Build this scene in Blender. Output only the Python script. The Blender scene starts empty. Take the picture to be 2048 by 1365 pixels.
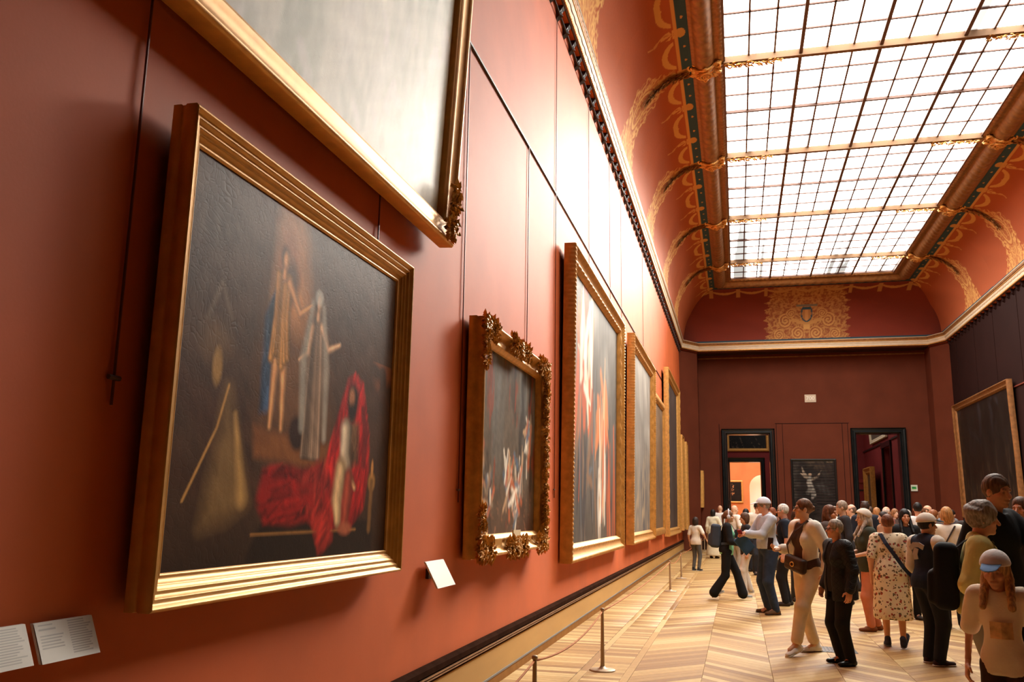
import bpy, math, random
import numpy as np
from mathutils import Matrix, Vector

SC = bpy.context.scene
COL = SC.collection
random.seed(7)
RNG = np.random.default_rng(11)

# ------------------------------------------------------------------ camera
HC = 1.55                                   # eye height of the photographer
YAW, PITCH, ROLL = 0.25068816, 0.19047469, 0.01554123
def camera():
    cd = bpy.data.cameras.new('camera'); co = bpy.data.objects.new('camera', cd)
    COL.objects.link(co)
    fw = Vector((-math.sin(YAW)*math.cos(PITCH), math.cos(YAW)*math.cos(PITCH), math.sin(PITCH)))
    rt = Vector((math.cos(YAW), math.sin(YAW), 0)); up = rt.cross(fw)
    r = rt*math.cos(ROLL)+up*math.sin(ROLL); u = -rt*math.sin(ROLL)+up*math.cos(ROLL)
    m = Matrix.Identity(4)
    for i in range(3):
        m[i][0], m[i][1], m[i][2] = r[i], u[i], -fw[i]
    m.translation = (0, 0, HC)
    co.matrix_world = m
    cd.sensor_width = 36; cd.lens = 36*1750/2048
    cd.clip_start = 0.05; cd.clip_end = 300
    SC.camera = co
camera()

# ------------------------------------------------------------------ light and exposure
SKY_L = 9.0                                 # radiance of the daylit laylight glass
SUN_E, SUN_ANGLE = 17.0, 26.0                # hazy sun scattered by the glass
SUN_TO = (0.40, 0.80, 0.45)                 # direction towards the sun: ahead, a little to the right
sl = bpy.data.lights.new('sun', 'SUN'); sl.energy = SUN_E; sl.angle = math.radians(SUN_ANGLE); sl.color = (1.0, 0.93, 0.82)
so = bpy.data.objects.new('sun', sl); COL.objects.link(so)
so.rotation_euler = Vector(SUN_TO).to_track_quat('Z', 'Y').to_euler(); so.location = (10, 40, 30)
w = bpy.data.worlds.new('world'); SC.world = w; w.use_nodes = True
w.node_tree.nodes['Background'].inputs[0].default_value = (0.9, 0.95, 1.0, 1)
w.node_tree.nodes['Background'].inputs[1].default_value = 0.2
SC.view_settings.view_transform = 'Standard'; SC.view_settings.look = 'None'
SC.view_settings.exposure = 0.28; SC.view_settings.gamma = 1.0
SC.view_settings.use_curve_mapping = False
SC.cycles.max_bounces = 8
SC.cycles.diffuse_bounces = 5
SC.cycles.glossy_bounces = 4
SC.cycles.sample_clamp_indirect = 6.0
SC.cycles.caustics_reflective = False
SC.cycles.caustics_refractive = False

# ------------------------------------------------------------------ helpers
def lin(c):
    """sRGB (0-255 or 0-1) -> linear"""
    c = np.asarray(c, float)
    if c.max() > 1.001: c = c/255.0
    return np.where(c <= 0.04045, c/12.92, ((c+0.055)/1.055)**2.4)

def mat(name, col, rough=0.6, metal=0.0, spec=0.5, var=0.0, vscale=6.0, bump=0.0, bscale=40.0, bdist=0.01,
        stretch=None, col2=None, sheen=0.0, coat=0.0):
    m = bpy.data.materials.new(name); m.use_nodes = True
    nt = m.node_tree; b = nt.nodes['Principled BSDF']
    c = tuple(lin(col)); c2 = tuple(lin(col2)) if col2 is not None else None
    b.inputs['Base Color'].default_value = (*c, 1)
    b.inputs['Roughness'].default_value = rough
    b.inputs['Metallic'].default_value = metal
    b.inputs['Specular IOR Level'].default_value = spec
    if sheen: b.inputs['Sheen Weight'].default_value = sheen
    if coat: b.inputs['Coat Weight'].default_value = coat
    if var or bump:
        tc = nt.nodes.new('ShaderNodeTexCoord'); mp = nt.nodes.new('ShaderNodeMapping')
        nt.links.new(tc.outputs['Object'], mp.inputs[0])
        if stretch: mp.inputs['Scale'].default_value = stretch
    if var:
        n = nt.nodes.new('ShaderNodeTexNoise'); n.inputs['Scale'].default_value = vscale
        n.inputs['Detail'].default_value = 5
        nt.links.new(mp.outputs[0], n.inputs['Vector'])
        r = nt.nodes.new('ShaderNodeValToRGB')
        r.color_ramp.elements[0].position = 0.3; r.color_ramp.elements[1].position = 0.7
        if c2 is None:
            a = tuple(max(0, x*(1-var)) for x in c); d = tuple(min(1, x*(1+var)) for x in c)
        else: a, d = c, c2
        r.color_ramp.elements[0].color = (*a, 1); r.color_ramp.elements[1].color = (*d, 1)
        nt.links.new(n.outputs['Fac'], r.inputs[0]); nt.links.new(r.outputs[0], b.inputs['Base Color'])
    if bump:
        n2 = nt.nodes.new('ShaderNodeTexNoise'); n2.inputs['Scale'].default_value = bscale
        n2.inputs['Detail'].default_value = 4
        nt.links.new(mp.outputs[0], n2.inputs['Vector'])
        bp = nt.nodes.new('ShaderNodeBump'); bp.inputs['Strength'].default_value = bump
        bp.inputs['Distance'].default_value = bdist
        nt.links.new(n2.outputs['Fac'], bp.inputs['Height']); nt.links.new(bp.outputs[0], b.inputs['Normal'])
    return m

def mat_attr(name, rough=0.6, metal=0.0, spec=0.5, bump=0.0, bscale=40.0, bdist=0.01, crack=0.0, crack_scale=3.0):
    """base colour comes from the mesh's painted colour attribute"""
    m = mat(name, (128, 128, 128), rough, metal, spec, bump=bump, bscale=bscale, bdist=bdist)
    nt = m.node_tree; b = nt.nodes['Principled BSDF']
    a = nt.nodes.new('ShaderNodeVertexColor'); a.layer_name = 'Col'
    nt.links.new(a.outputs[0], b.inputs['Base Color'])
    if crack:
        tc = nt.nodes.new('ShaderNodeTexCoord'); n = nt.nodes.new('ShaderNodeTexNoise')
        n.inputs['Scale'].default_value = 1.6; n.inputs['Detail'].default_value = 3
        mx = nt.nodes.new('ShaderNodeVectorMath'); mx.operation = 'MULTIPLY_ADD'
        mx.inputs[1].default_value = (0.5, 0.5, 0.5)
        nt.links.new(tc.outputs['Object'], n.inputs['Vector'])
        nt.links.new(n.outputs['Color'], mx.inputs[0]); nt.links.new(tc.outputs['Object'], mx.inputs[2])
        v = nt.nodes.new('ShaderNodeTexVoronoi'); v.feature = 'DISTANCE_TO_EDGE'
        v.inputs['Scale'].default_value = crack_scale
        nt.links.new(mx.outputs[0], v.inputs['Vector'])
        r = nt.nodes.new('ShaderNodeMapRange'); r.inputs[2].default_value = 0.10
        nt.links.new(v.outputs['Distance'], r.inputs[0])
        n3 = nt.nodes.new('ShaderNodeTexNoise'); n3.inputs['Scale'].default_value = 22; n3.inputs['Detail'].default_value = 6
        nt.links.new(tc.outputs['Object'], n3.inputs['Vector'])
        ad = nt.nodes.new('ShaderNodeMath'); ad.operation = 'MULTIPLY_ADD'; ad.inputs[1].default_value = 0.8
        nt.links.new(n3.outputs['Fac'], ad.inputs[0]); nt.links.new(r.outputs[0], ad.inputs[2])
        bp = nt.nodes.new('ShaderNodeBump'); bp.inputs['Strength'].default_value = crack
        bp.inputs['Distance'].default_value = 0.012
        nt.links.new(ad.outputs[0], bp.inputs['Height']); nt.links.new(bp.outputs[0], b.inputs['Normal'])
    return m

def link(o, parent=None):
    COL.objects.link(o)
    if parent is not None: o.parent = parent
    return o

def tag(o, label=None, cat=None, group=None, kind=None):
    if label: o['label'] = label
    if cat: o['category'] = cat
    if group: o['group'] = group
    if kind: o['kind'] = kind
    return o

def empty(name, loc=(0, 0, 0), rz=0.0, parent=None):
    o = bpy.data.objects.new(name, None); o.location = loc; o.rotation_euler = (0, 0, rz)
    o.empty_display_size = 0.1
    return link(o, parent)

def mesh_np(name, V, F, col=None, smooth=False):
    """V (n,3), F (m,4) or (m,3) or list mixing; col (n,3) linear"""
    me = bpy.data.meshes.new(name)
    V = np.asarray(V, np.float32)
    if isinstance(F, np.ndarray):
        k = F.shape[1]; n = len(F)
        me.vertices.add(len(V)); me.vertices.foreach_set('co', V.ravel())
        me.loops.add(n*k); me.loops.foreach_set('vertex_index', F.astype(np.int32).ravel())
        me.polygons.add(n)
        me.polygons.foreach_set('loop_start', np.arange(0, n*k, k, dtype=np.int32))
    else:
        me.from_pydata([tuple(map(float, v)) for v in V], [], [tuple(int(i) for i in f) for f in F])
    me.update(calc_edges=True)
    if not isinstance(F, np.ndarray): me.validate()
    if smooth: me.polygons.foreach_set('use_smooth', np.ones(len(me.polygons), bool))
    if col is not None:
        ca = me.color_attributes.new('Col', 'FLOAT_COLOR', 'POINT')
        c4 = np.ones((len(V), 4), np.float32); c4[:, :3] = col
        ca.data.foreach_set('color', c4.ravel())
    return me

def obj(name, me, m=None, parent=None, loc=None, rot=None):
    o = bpy.data.objects.new(name, me)
    if m is not None:
        if len(me.materials) == 0: me.materials.append(m)
        elif me.materials[0] != m:
            o.material_slots[0].link = 'OBJECT'; o.material_slots[0].material = m
    if loc is not None: o.location = loc
    if rot is not None: o.rotation_euler = rot
    return link(o, parent)

class MB:
    """collects polygons for one mesh"""
    def __init__(s): s.v = []; s.f = []
    def add(s, vs, fs):
        b = len(s.v); s.v += [tuple(p) for p in vs]; s.f += [tuple(b+i for i in f) for f in fs]; return s
    def box(s, x0, x1, y0, y1, z0, z1):
        return s.add([(x0, y0, z0), (x1, y0, z0), (x1, y1, z0), (x0, y1, z0), (x0, y0, z1), (x1, y0, z1), (x1, y1, z1), (x0, y1, z1)],
                     [(0, 3, 2, 1), (4, 5, 6, 7), (0, 1, 5, 4), (1, 2, 6, 5), (2, 3, 7, 6), (3, 0, 4, 7)])
    def bbox(s, x0, x1, y0, y1, z0, z1, b=0.004):
        """box with chamfered top edges (top = +z)"""
        s.add([(x0, y0, z0), (x1, y0, z0), (x1, y1, z0), (x0, y1, z0),
               (x0, y0, z1-b), (x1, y0, z1-b), (x1, y1, z1-b), (x0, y1, z1-b),
               (x0+b, y0+b, z1), (x1-b, y0+b, z1), (x1-b, y1-b, z1), (x0+b, y1-b, z1)],
              [(0, 3, 2, 1), (0, 1, 5, 4), (1, 2, 6, 5), (2, 3, 7, 6), (3, 0, 4, 7),
               (4, 5, 9, 8), (5, 6, 10, 9), (6, 7, 11, 10), (7, 4, 8, 11), (8, 9, 10, 11)])
        return s
    def tube(s, pts, r, n=8, caps=True):
        pts = [Vector(p) for p in pts]; R = r if isinstance(r, (list, tuple)) else [r]*len(pts)
        rings = []; ref = None
        for i, p in enumerate(pts):
            d = (pts[min(i+1, len(pts)-1)]-pts[max(i-1, 0)]).normalized()
            if ref is None:
                ref = Vector((0, 0, 1)) if abs(d.z) < 0.9 else Vector((1, 0, 0))
            a = d.cross(ref).normalized(); b = a.cross(d).normalized(); ref = b
            rings.append([p+(a*math.cos(2*math.pi*k/n)+b*math.sin(2*math.pi*k/n))*R[i] for k in range(n)])
        base = len(s.v)
        for rg in rings: s.v += [tuple(q) for q in rg]
        for i in range(len(rings)-1):
            for k in range(n):
                s.f.append((base+i*n+k, base+i*n+(k+1) % n, base+(i+1)*n+(k+1) % n, base+(i+1)*n+k))
        if caps:
            s.f.append(tuple(base+k for k in range(n))[::-1]); s.f.append(tuple(base+(len(rings)-1)*n+k for k in range(n)))
        return s
    def lathe(s, prof, n=24, c=(0, 0, 0)):
        base = len(s.v)
        for r, z in prof:
            for k in range(n):
                a = 2*math.pi*k/n; s.v.append((c[0]+r*math.cos(a), c[1]+r*math.sin(a), c[2]+z))
        for i in range(len(prof)-1):
            for k in range(n):
                s.f.append((base+i*n+k, base+i*n+(k+1) % n, base+(i+1)*n+(k+1) % n, base+(i+1)*n+k))
        s.f.append(tuple(base+k for k in range(n))[::-1]); s.f.append(tuple(base+(len(prof)-1)*n+k for k in range(n)))
        return s
    def ball(s, c, r, n=8, m=5):
        rx, ry, rz = r if isinstance(r, (tuple, list)) else (r, r, r)
        base = len(s.v)
        s.v.append((c[0], c[1], c[2]-rz))
        for i in range(1, m):
            t = math.pi*i/m
            for k in range(n):
                a = 2*math.pi*k/n
                s.v.append((c[0]+rx*math.sin(t)*math.cos(a), c[1]+ry*math.sin(t)*math.sin(a), c[2]-rz*math.cos(t)))
        s.v.append((c[0], c[1], c[2]+rz)); top = len(s.v)-1
        for k in range(n): s.f.append((base, base+1+(k+1) % n, base+1+k))
        for i in range(m-2):
            for k in range(n):
                a = base+1+i*n; s.f.append((a+k, a+(k+1) % n, a+n+(k+1) % n, a+n+k))
        a = base+1+(m-2)*n
        for k in range(n): s.f.append((a+k, a+(k+1) % n, top))
        return s
    def prism(s, poly, axis, a, b):
        """extrude polygon [(p,q)] along axis from a to b; axis 'y': (x,z), 'x': (y,z), 'z': (x,y)"""
        def P(p, q, t): return {'y': (p, t, q), 'x': (t, p, q), 'z': (p, q, t)}[axis]
        n = len(poly); vs = [P(p, q, a) for p, q in poly]+[P(p, q, b) for p, q in poly]
        fs = [tuple(range(n))[::-1], tuple(range(n, 2*n))]+[(i, (i+1) % n, n+(i+1) % n, n+i) for i in range(n)]
        return s.add(vs, fs)
    def mesh(s, name, smooth=False): return mesh_np(name, s.v, s.f, smooth=smooth)
    def build(s, name, m=None, parent=None, smooth=False, loc=None, rot=None):
        return obj(name, s.mesh(name, smooth), m, parent, loc, rot)

def grid_faces(nu, nv, wrap_u=False):
    """vertex index = i*nv + j, i in nu, j in nv"""
    iu = np.arange(nu if wrap_u else nu-1); jv = np.arange(nv-1)
    I, J = np.meshgrid(iu, jv, indexing='ij'); I2 = (I+1) % nu
    return np.stack([I*nv+J, I2*nv+J, I2*nv+J+1, I*nv+J+1], -1).reshape(-1, 4)

def sweep(path_fn, prof, ts, relief=None):
    """prof: list of (a,b); path_fn(a,b,t)-> xyz arrays; relief(i,t)->extra b offset"""
    A = np.array([p[0] for p in prof])[None, :]; B = np.array([p[1] for p in prof])[None, :]
    T = np.asarray(ts)[:, None]+0*A; A = A+0*T; B = B+0*T
    if relief is not None:
        dA, dB = relief(A, B, T); A = A+dA; B = B+dB
    X, Y, Z = path_fn(A, B, T)
    V = np.stack([X, Y, Z], -1).reshape(-1, 3)
    return V, grid_faces(len(ts), len(prof))

def vnoise(P, s, seed=0):
    """cheap smooth noise from sines, P (...,3), about -1..1"""
    r = np.random.default_rng(seed); o = 0
    for k in range(5):
        d = r.normal(size=3); d /= np.linalg.norm(d); f = s*(0.6+0.5*k)
        e = r.normal(size=3); e /= np.linalg.norm(e)
        o = o+np.sin(P@d*f+1.7*np.sin(P@e*f*0.7+r.uniform(0, 6))+r.uniform(0, 6))/(1+0.5*k)
    return o/2.6
# ================================================================== SETTING
XL, XR, YE, YB = -2.2, 8.35, 39.3, -6.0
ZCOR = 8.76                                 # top of the cornice

def wall_mat(name, col, rough=0.42, spec=0.10):
    m = mat(name, col, rough=rough, spec=spec, var=0.10, vscale=1.3, bump=0.10, bscale=60, bdist=0.004)
    return m
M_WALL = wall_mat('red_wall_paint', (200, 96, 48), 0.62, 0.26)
M_WALL_R = wall_mat('red_wall_paint_shaded', (40, 20, 17), 0.75)  # shaded copy of the red wall paint; the dimness is put into the colour
M_WALL_E = wall_mat('red_wall_paint_end_shaded', (102, 51, 34), 0.75)  # same red paint darkened, the end wall's shade put into its colour
M_ANTE = wall_mat('plum_wall_paint', (132, 52, 52), 0.6)
M_ORANGE = wall_mat('ochre_wall_paint', (205, 128, 78), 0.7)
M_BLACK = mat('black_marble', (20, 24, 25), 0.22, var=0.5, vscale=3)
M_GOLD = mat('gilding', (216, 158, 84), 0.42, 0.45, var=0.16, vscale=14, bump=0.25, bscale=45, bdist=0.004)
M_GOLD_D = mat('old_gilding', (150, 102, 58), 0.5, 0.45, var=0.25, vscale=9, bump=0.35, bscale=30, bdist=0.008)
M_BRONZE = mat('dark_gilding', (150, 106, 60), 0.45, 0.7, var=0.3, vscale=12)
M_CREAM = mat('cream_stucco', (228, 208, 178), 0.5, var=0.07, vscale=5, bump=0.2, bscale=25)
M_PLINTH = mat('ochre_plinth', (190, 148, 90), 0.8, 0, 0.1, var=0.10, vscale=1.5, stretch=(1, 0.3, 2))
M_DKWOOD = mat('dark_moulding', (52, 34, 26), 0.9, 0, 0.0, var=0.2, vscale=8)
M_GREYLINE = mat('grey_line', (118, 112, 104), 0.7)
M_IRON = mat('brown_iron', (92, 70, 62), 0.45, 0.3)
M_DARK = mat('dark_paint', (42, 24, 20), 0.5)
M_ROD = mat('rust_red_rod', (104, 52, 36), 0.4, 0.2)
M_STEEL = mat('brushed_steel', (170, 158, 140), 0.35, 0.9)

def rect_wall(name, m, axis, pos, thick, a0, a1, z0, z1, holes=(), kind='structure', parent=None):
    """wall plane perpendicular to axis 'x' or 'y', front at pos, thickness pos->pos+thick, rectangular holes (a0,a1,z1)"""
    mb = MB(); xs = sorted({a0, a1, *[h[0] for h in holes], *[h[1] for h in holes]})
    p0, p1 = min(pos, pos+thick), max(pos, pos+thick)
    def bx(u0, u1, v0, v1):
        if axis == 'y': mb.box(u0, u1, p0, p1, v0, v1)
        else: mb.box(p0, p1, u0, u1, v0, v1)
    for u0, u1 in zip(xs[:-1], xs[1:]):
        h = [q for q in holes if q[0] <= u0+1e-6 and q[1] >= u1-1e-6]
        if h: bx(u0, u1, h[0][2], z1)
        else: bx(u0, u1, z0, z1)
    o = mb.build(name, m, parent)
    if parent is None: tag(o, kind=kind)
    return o

# --- floor slab
floor = MB().box(XL-0.4, XR+0.4, YB-0.3, 75, -0.3, -0.02).build('floor', mat('floor_bed', (120, 84, 48), 0.7))
tag(floor, 'honey coloured oak parquet floor laid in long chevron columns', kind='structure')

# --- walls
wall_left = MB().box(XL-0.4, XL, YB, 37.2, 0, 8.40).build('wall_left', M_WALL); tag(wall_left, kind='structure')
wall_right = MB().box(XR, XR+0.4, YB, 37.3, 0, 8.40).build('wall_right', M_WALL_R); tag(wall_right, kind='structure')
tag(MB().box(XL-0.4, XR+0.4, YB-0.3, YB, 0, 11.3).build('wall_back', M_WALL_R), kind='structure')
PLx, PRx = -1.5, 7.82
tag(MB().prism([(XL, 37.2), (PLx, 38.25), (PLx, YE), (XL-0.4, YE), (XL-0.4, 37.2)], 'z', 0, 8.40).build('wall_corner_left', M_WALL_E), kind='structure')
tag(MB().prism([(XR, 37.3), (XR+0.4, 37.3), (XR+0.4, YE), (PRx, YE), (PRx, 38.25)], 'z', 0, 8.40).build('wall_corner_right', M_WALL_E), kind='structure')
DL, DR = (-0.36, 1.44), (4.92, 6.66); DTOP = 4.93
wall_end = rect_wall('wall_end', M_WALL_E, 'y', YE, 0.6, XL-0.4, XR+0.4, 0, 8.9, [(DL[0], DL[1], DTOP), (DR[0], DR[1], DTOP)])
# soffit above the recess and wall seams
tag(MB().box(PLx, PRx, 38.25, YE, 8.40, 8.5).build('trim_1', M_DARK), kind='structure')
tag(MB().box(PLx, PRx, YE-0.035, YE, 8.24, 8.30).build('trim_2', M_GOLD_D), kind='structure')
for zz, x0, x1 in ((5.36, 1.68, 4.68),):
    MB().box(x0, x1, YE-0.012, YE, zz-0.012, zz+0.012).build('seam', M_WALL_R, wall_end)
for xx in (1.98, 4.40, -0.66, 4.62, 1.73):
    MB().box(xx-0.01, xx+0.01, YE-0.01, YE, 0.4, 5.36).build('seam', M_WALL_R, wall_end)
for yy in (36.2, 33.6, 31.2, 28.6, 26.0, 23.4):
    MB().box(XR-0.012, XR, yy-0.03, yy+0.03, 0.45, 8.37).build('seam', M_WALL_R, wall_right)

# --- door surrounds
def door_frame(name, x0, x1, top, y, w=0.21):
    o = empty(name, ((x0+x1)/2, y, 0)); tag(o, kind='structure'); cx = (x0+x1)/2
    def prof(sx):                                # stepped architrave, in x (outward) and y (towards the viewer)
        return [(0, 0.0), (0, -0.05), (0.03, -0.10), (0.09, -0.10), (0.11, -0.06), (0.17, -0.07), (w, -0.13), (w, 0.0)]
    for s, xe in ((-1, x0), (1, x1)):
        mb = MB(); pr = prof(s); n = len(pr)
        lo = [(xe-cx+s*p, q, 0) for p, q in pr]; hi = [(xe-cx+s*p, q, top+p) for p, q in pr]
        mb.add(lo+hi, [(i, i+1, n+i+1, n+i) for i in range(n-1)]+[tuple(range(n, 2*n))])
        mb.build('jamb', M_BLACK, o)
    mb = MB(); pr = prof(1); n = len(pr)
    a = [(x0-cx-p, q, top+p) for p, q in pr]; b = [(x1-cx+p, q, top+p) for p, q in pr]
    mb.add(a+b, [(i, i+1, n+i+1, n+i) for i in range(n-1)]); mb.build('lintel', M_BLACK, o)
    MB().box(x0-cx, x0-cx+0.02, 0, 0.6, 0, top).build('lining', M_BLACK, o)
    MB().box(x1-cx-0.02, x1-cx, 0, 0.6, 0, top).build('lining', M_BLACK, o)
    MB().box(x0-cx, x1-cx, 0, 0.6, top-0.02, top).build('lining', M_BLACK, o)
    return o
door_frame('door_1', *DL, DTOP, YE)
door_frame('door_2', *DR, DTOP, YE)

# --- the anteroom and the room beyond it
Y2, Y3 = 55.0, 72.0
tag(MB().box(7.3, 7.6, YE+0.6, 45.75, 0, 9).box(7.3, 7.6, 48.1, Y2, 0, 9).box(7.3, 7.6, 45.75, 48.1, 4.9, 9).build('wall_anteroom_right', M_ANTE), kind='structure')
tag(MB().box(-4.3, -4.0, YE+0.6, Y2, 0, 9).build('wall_anteroom_left', M_ANTE), kind='structure')
tag(rect_wall('wall_anteroom_end', M_ANTE, 'y', Y2, 0.6, -4.3, 7.6, 0, 9, [(-0.38, 1.44, 4.60)]), kind='structure')
door_frame('door_3', -0.38, 1.44, 4.60, Y2, 0.24)
tag(MB().box(-4.3, 7.6, YE+0.6, Y2, 9, 9.2).build('ceiling_anteroom', M_CREAM), kind='structure')
tag(MB().box(7.6, 8.6, 45.75, 48.1, 0, 4.9).build('wall_passage', M_DARK), kind='structure')
d4 = empty('door_4', (7.3, 46.9, 0)); tag(d4, kind='structure')
MB().box(-0.08, 0, -1.38, -1.15, 0, 5.1).build('jamb', M_BLACK, d4); MB().box(-0.08, 0, 1.15, 1.38, 0, 5.1).build('jamb', M_BLACK, d4)
MB().box(-0.10, 0, -1.42, 1.42, 4.88, 5.14).build('lintel', M_BLACK, d4)
tag(MB().box(7.24, 7.3, 48.5, Y2, 5.12, 5.2).box(7.24, 7.3, YE+0.6, 45.4, 5.12, 5.2).build('trim_3', M_DARK), kind='structure')
MO = MB(); N = 18; ac, ar, az = 1.95, 0.98, 3.55             # arched opening in the ochre room
tag(MB().box(-6, ac-ar, Y3, Y3+0.4, 0, 9).box(ac+ar, 8, Y3, Y3+0.4, 0, 9).build('wall_far', M_ORANGE), kind='structure')
poly = [(ac-ar, 9), (ac-ar, az)]+[(ac-ar*math.cos(math.pi*k/N), az+ar*math.sin(math.pi*k/N)) for k in range(1, N)]+[(ac+ar, az), (ac+ar, 9)]
mb = MB()
for (xa, za), (xb, zb) in zip(poly[1:-2], poly[2:-1]):
    mb.prism([(xa, za), (xb, zb), (xb, 9), (xa, 9)], 'y', Y3, Y3+0.4)
tag(mb.build('wall_far_arch', M_ORANGE), kind='structure')
tag(MB().box(ac-2, ac+2.5, Y3+1.6, Y3+1.8, 0, 9).build('wall_lobby', mat('white_plaster', (246, 240, 226), 0.7)), kind='structure')
tag(MB().box(-6, -5.7, Y2+0.6, Y3+2, 0, 9).box(7.8, 8.1, Y2+0.6, Y3+2, 0, 9).build('wall_far_side', M_ORANGE), kind='structure')
tag(MB().box(-6, 8.1, Y2+0.6, Y3+2, 9, 9.2).build('ceiling_far', M_CREAM), kind='structure')
def area(name, loc, sx, sy, power, col=(1, 0.95, 0.88), rot=(0, 0, 0)):
    l = bpy.data.lights.new(name, 'AREA'); l.shape = 'RECTANGLE'; l.size = sx; l.size_y = sy; l.energy = power; l.color = col
    o = bpy.data.objects.new(name, l); o.location = loc; o.rotation_euler = rot; link(o); return o
area('anteroom_fill', (2.5, 47.5, 8.9), 5, 9, 260)  # area lamp added to brighten the anteroom; no skylight is built there
area('far_room_fill', (2.0, 64, 8.9), 7, 11, 1500)  # lamp added under the closed ceiling to light the ochre room
area('lobby_fill', (ac, Y3+0.9, 8.0), 3, 0.9, 420)  # unseen lamp added overhead to light the lobby behind the arch

# --- baseboards (ochre plinth with a dark moulded cap)
def baseboard(name, x, s, y0, y1):
    o = MB().prism([(x, 0.09), (x+s*0.035, 0.09), (x+s*0.035, 0.335), (x, 0.335)], 'y', y0, y1).build(name, M_PLINTH)
    tag(o, kind='structure')
    MB().prism([(x, 0.0), (x+s*0.04, 0.0), (x+s*0.04, 0.085), (x, 0.085)], 'y', y0, y1).build('skirting', mat('brown_plinth', (150, 108, 66), 0.9, 0, 0.0, var=0.1), o)
    MB().prism([(x, 0.08), (x+s*0.045, 0.08), (x+s*0.045, 0.096), (x, 0.096)], 'y', y0, y1).build('grey_fillet', M_GREYLINE, o)
    MB().prism([(x, 0.33), (x+s*0.045, 0.33), (x+s*0.05, 0.345), (x+s*0.045, 0.36), (x+s*0.035, 0.365), (x+s*0.035, 0.385),
                (x+s*0.05, 0.39), (x+s*0.05, 0.43), (x+s*0.03, 0.445), (x, 0.45)], 'y', y0, y1).build('cap_moulding', M_DKWOOD, o)
    for z in (0.372, 0.354):
        MB().prism([(x, z-0.004), (x+s*0.056, z-0.004), (x+s*0.056, z+0.004), (x, z+0.004)], 'y', y0, y1).build('gold_line', M_GOLD_D, o)
    return o
baseboard('baseboard_left', XL, 1, YB, 37.2)
baseboard('baseboard_right', XR, -1, YB, 37.3)
mb = MB()
for a, b in ((PLx, DL[0]-0.22), (DL[1]+0.22, DR[0]-0.22), (DR[1]+0.22, PRx)): mb.box(a, b, YE-0.05, YE, 0, 0.45)
tag(mb.build('baseboard_end', M_DKWOOD), kind='structure')

# --- cornice: swept along left wall, chamfer, end, chamfer, right wall
CP = [(XL, YB), (XL, 37.2), (PLx, 38.25), (PRx, 38.25), (XR, 37.3), (XR, YB)]
def mitres(P):
    n = []
    for (x0, y0), (x1, y1) in zip(P[:-1], P[1:]):
        dx, dy = x1-x0, y1-y0; l = math.hypot(dx, dy); n.append((dy/l, -dx/l))
    out = [n[0]]
    for a, b in zip(n[:-1], n[1:]):
        sx, sy = a[0]+b[0], a[1]+b[1]; k = (sx*sx+sy*sy)/2; out.append((sx/k, sy/k))
    return out+[n[-1]]
CM = mitres(CP)
def poly_sweep(prof, step, relief=None):
    """list of (V,F) joined over the polyline CP"""
    Vs, Fs, base = [], [], 0
    A0 = np.array([p[0] for p in prof])[None, :]; Z0 = np.array([p[1] for p in prof])[None, :]
    for k in range(len(CP)-1):
        L = math.hypot(CP[k+1][0]-CP[k][0], CP[k+1][1]-CP[k][1]); n = max(2, int(L/step)+1) if step else 2
        t = np.linspace(0, 1, n)[:, None]; A = A0+0*t; Z = Z0+0*t
        if relief is not None: dA, dZ = relief(A, Z, t*L); A = A+dA; Z = Z+dZ
        X = (CP[k][0]+A*CM[k][0])*(1-t)+(CP[k+1][0]+A*CM[k+1][0])*t
        Y = (CP[k][1]+A*CM[k][1])*(1-t)+(CP[k+1][1]+A*CM[k+1][1])*t
        V = np.stack([X, Y, Z], -1).reshape(-1, 3); Vs.append(V); Fs.append(grid_faces(n, len(prof))+base); base += len(V)
    return np.concatenate(Vs), np.concatenate(Fs)
def poly_obj(name, prof, m, step=0, relief=None, parent=None, smooth=False):
    V, F = poly_sweep(prof, step, relief); return obj(name, mesh_np(name, V, F, smooth=smooth), m, parent)
cornice = poly_obj('trim_cornice', [(0.13, 8.44), (0.137, 8.47), (0.136, 8.52), (0.145, 8.57), (0.165, 8.61), (0.178, 8.625)], M_CREAM, smooth=True)
tag(cornice, 'cream and gilt cornice running round the top of the walls', kind='structure')
poly_obj('soffit', [(0.0, 8.37), (0.12, 8.375)], M_WALL, parent=cornice)
poly_obj('fillet', [(0.095, 8.37), (0.115, 8.36), (0.12, 8.40), (0.13, 8.405)], M_DARK, parent=cornice)
poly_obj('bead_moulding', [(0.118, 8.405), (0.128, 8.395), (0.140, 8.41), (0.142, 8.43), (0.13, 8.45)], M_GOLD, 0.035,
         lambda A, Z, T: (0.006*np.sin(T*90)*(Z > 8.40), 0*T), cornice)
poly_obj('gilt_moulding', [(0.17, 8.62), (0.18, 8.612), (0.187, 8.63), (0.178, 8.645)], M_GOLD, parent=cornice)
poly_obj('leaf_moulding', [(0.172, 8.642), (0.182, 8.66), (0.186, 8.69), (0.194, 8.715), (0.19, 8.735)], M_GOLD_D, 0.05,
         lambda A, Z, T: (0.012*np.abs(np.sin(T*21))*(Z > 8.65)*(Z < 8.73), 0*T), cornice)
poly_obj('top_fillet', [(0.186, 8.732), (0.203, 8.735), (0.205, 8.755), (0.16, 8.765), (0.0, 8.77)], M_CREAM, parent=cornice)
# scalloped edging on the cream face
poly_obj('scallop_band', [(0.150, 8.555), (0.166, 8.575), (0.172, 8.61)], M_CREAM, 0.05,
         lambda A, Z, T: (0*T, -0.025*np.abs(np.sin(T*10.5))*(Z < 8.56)), cornice)
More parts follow.
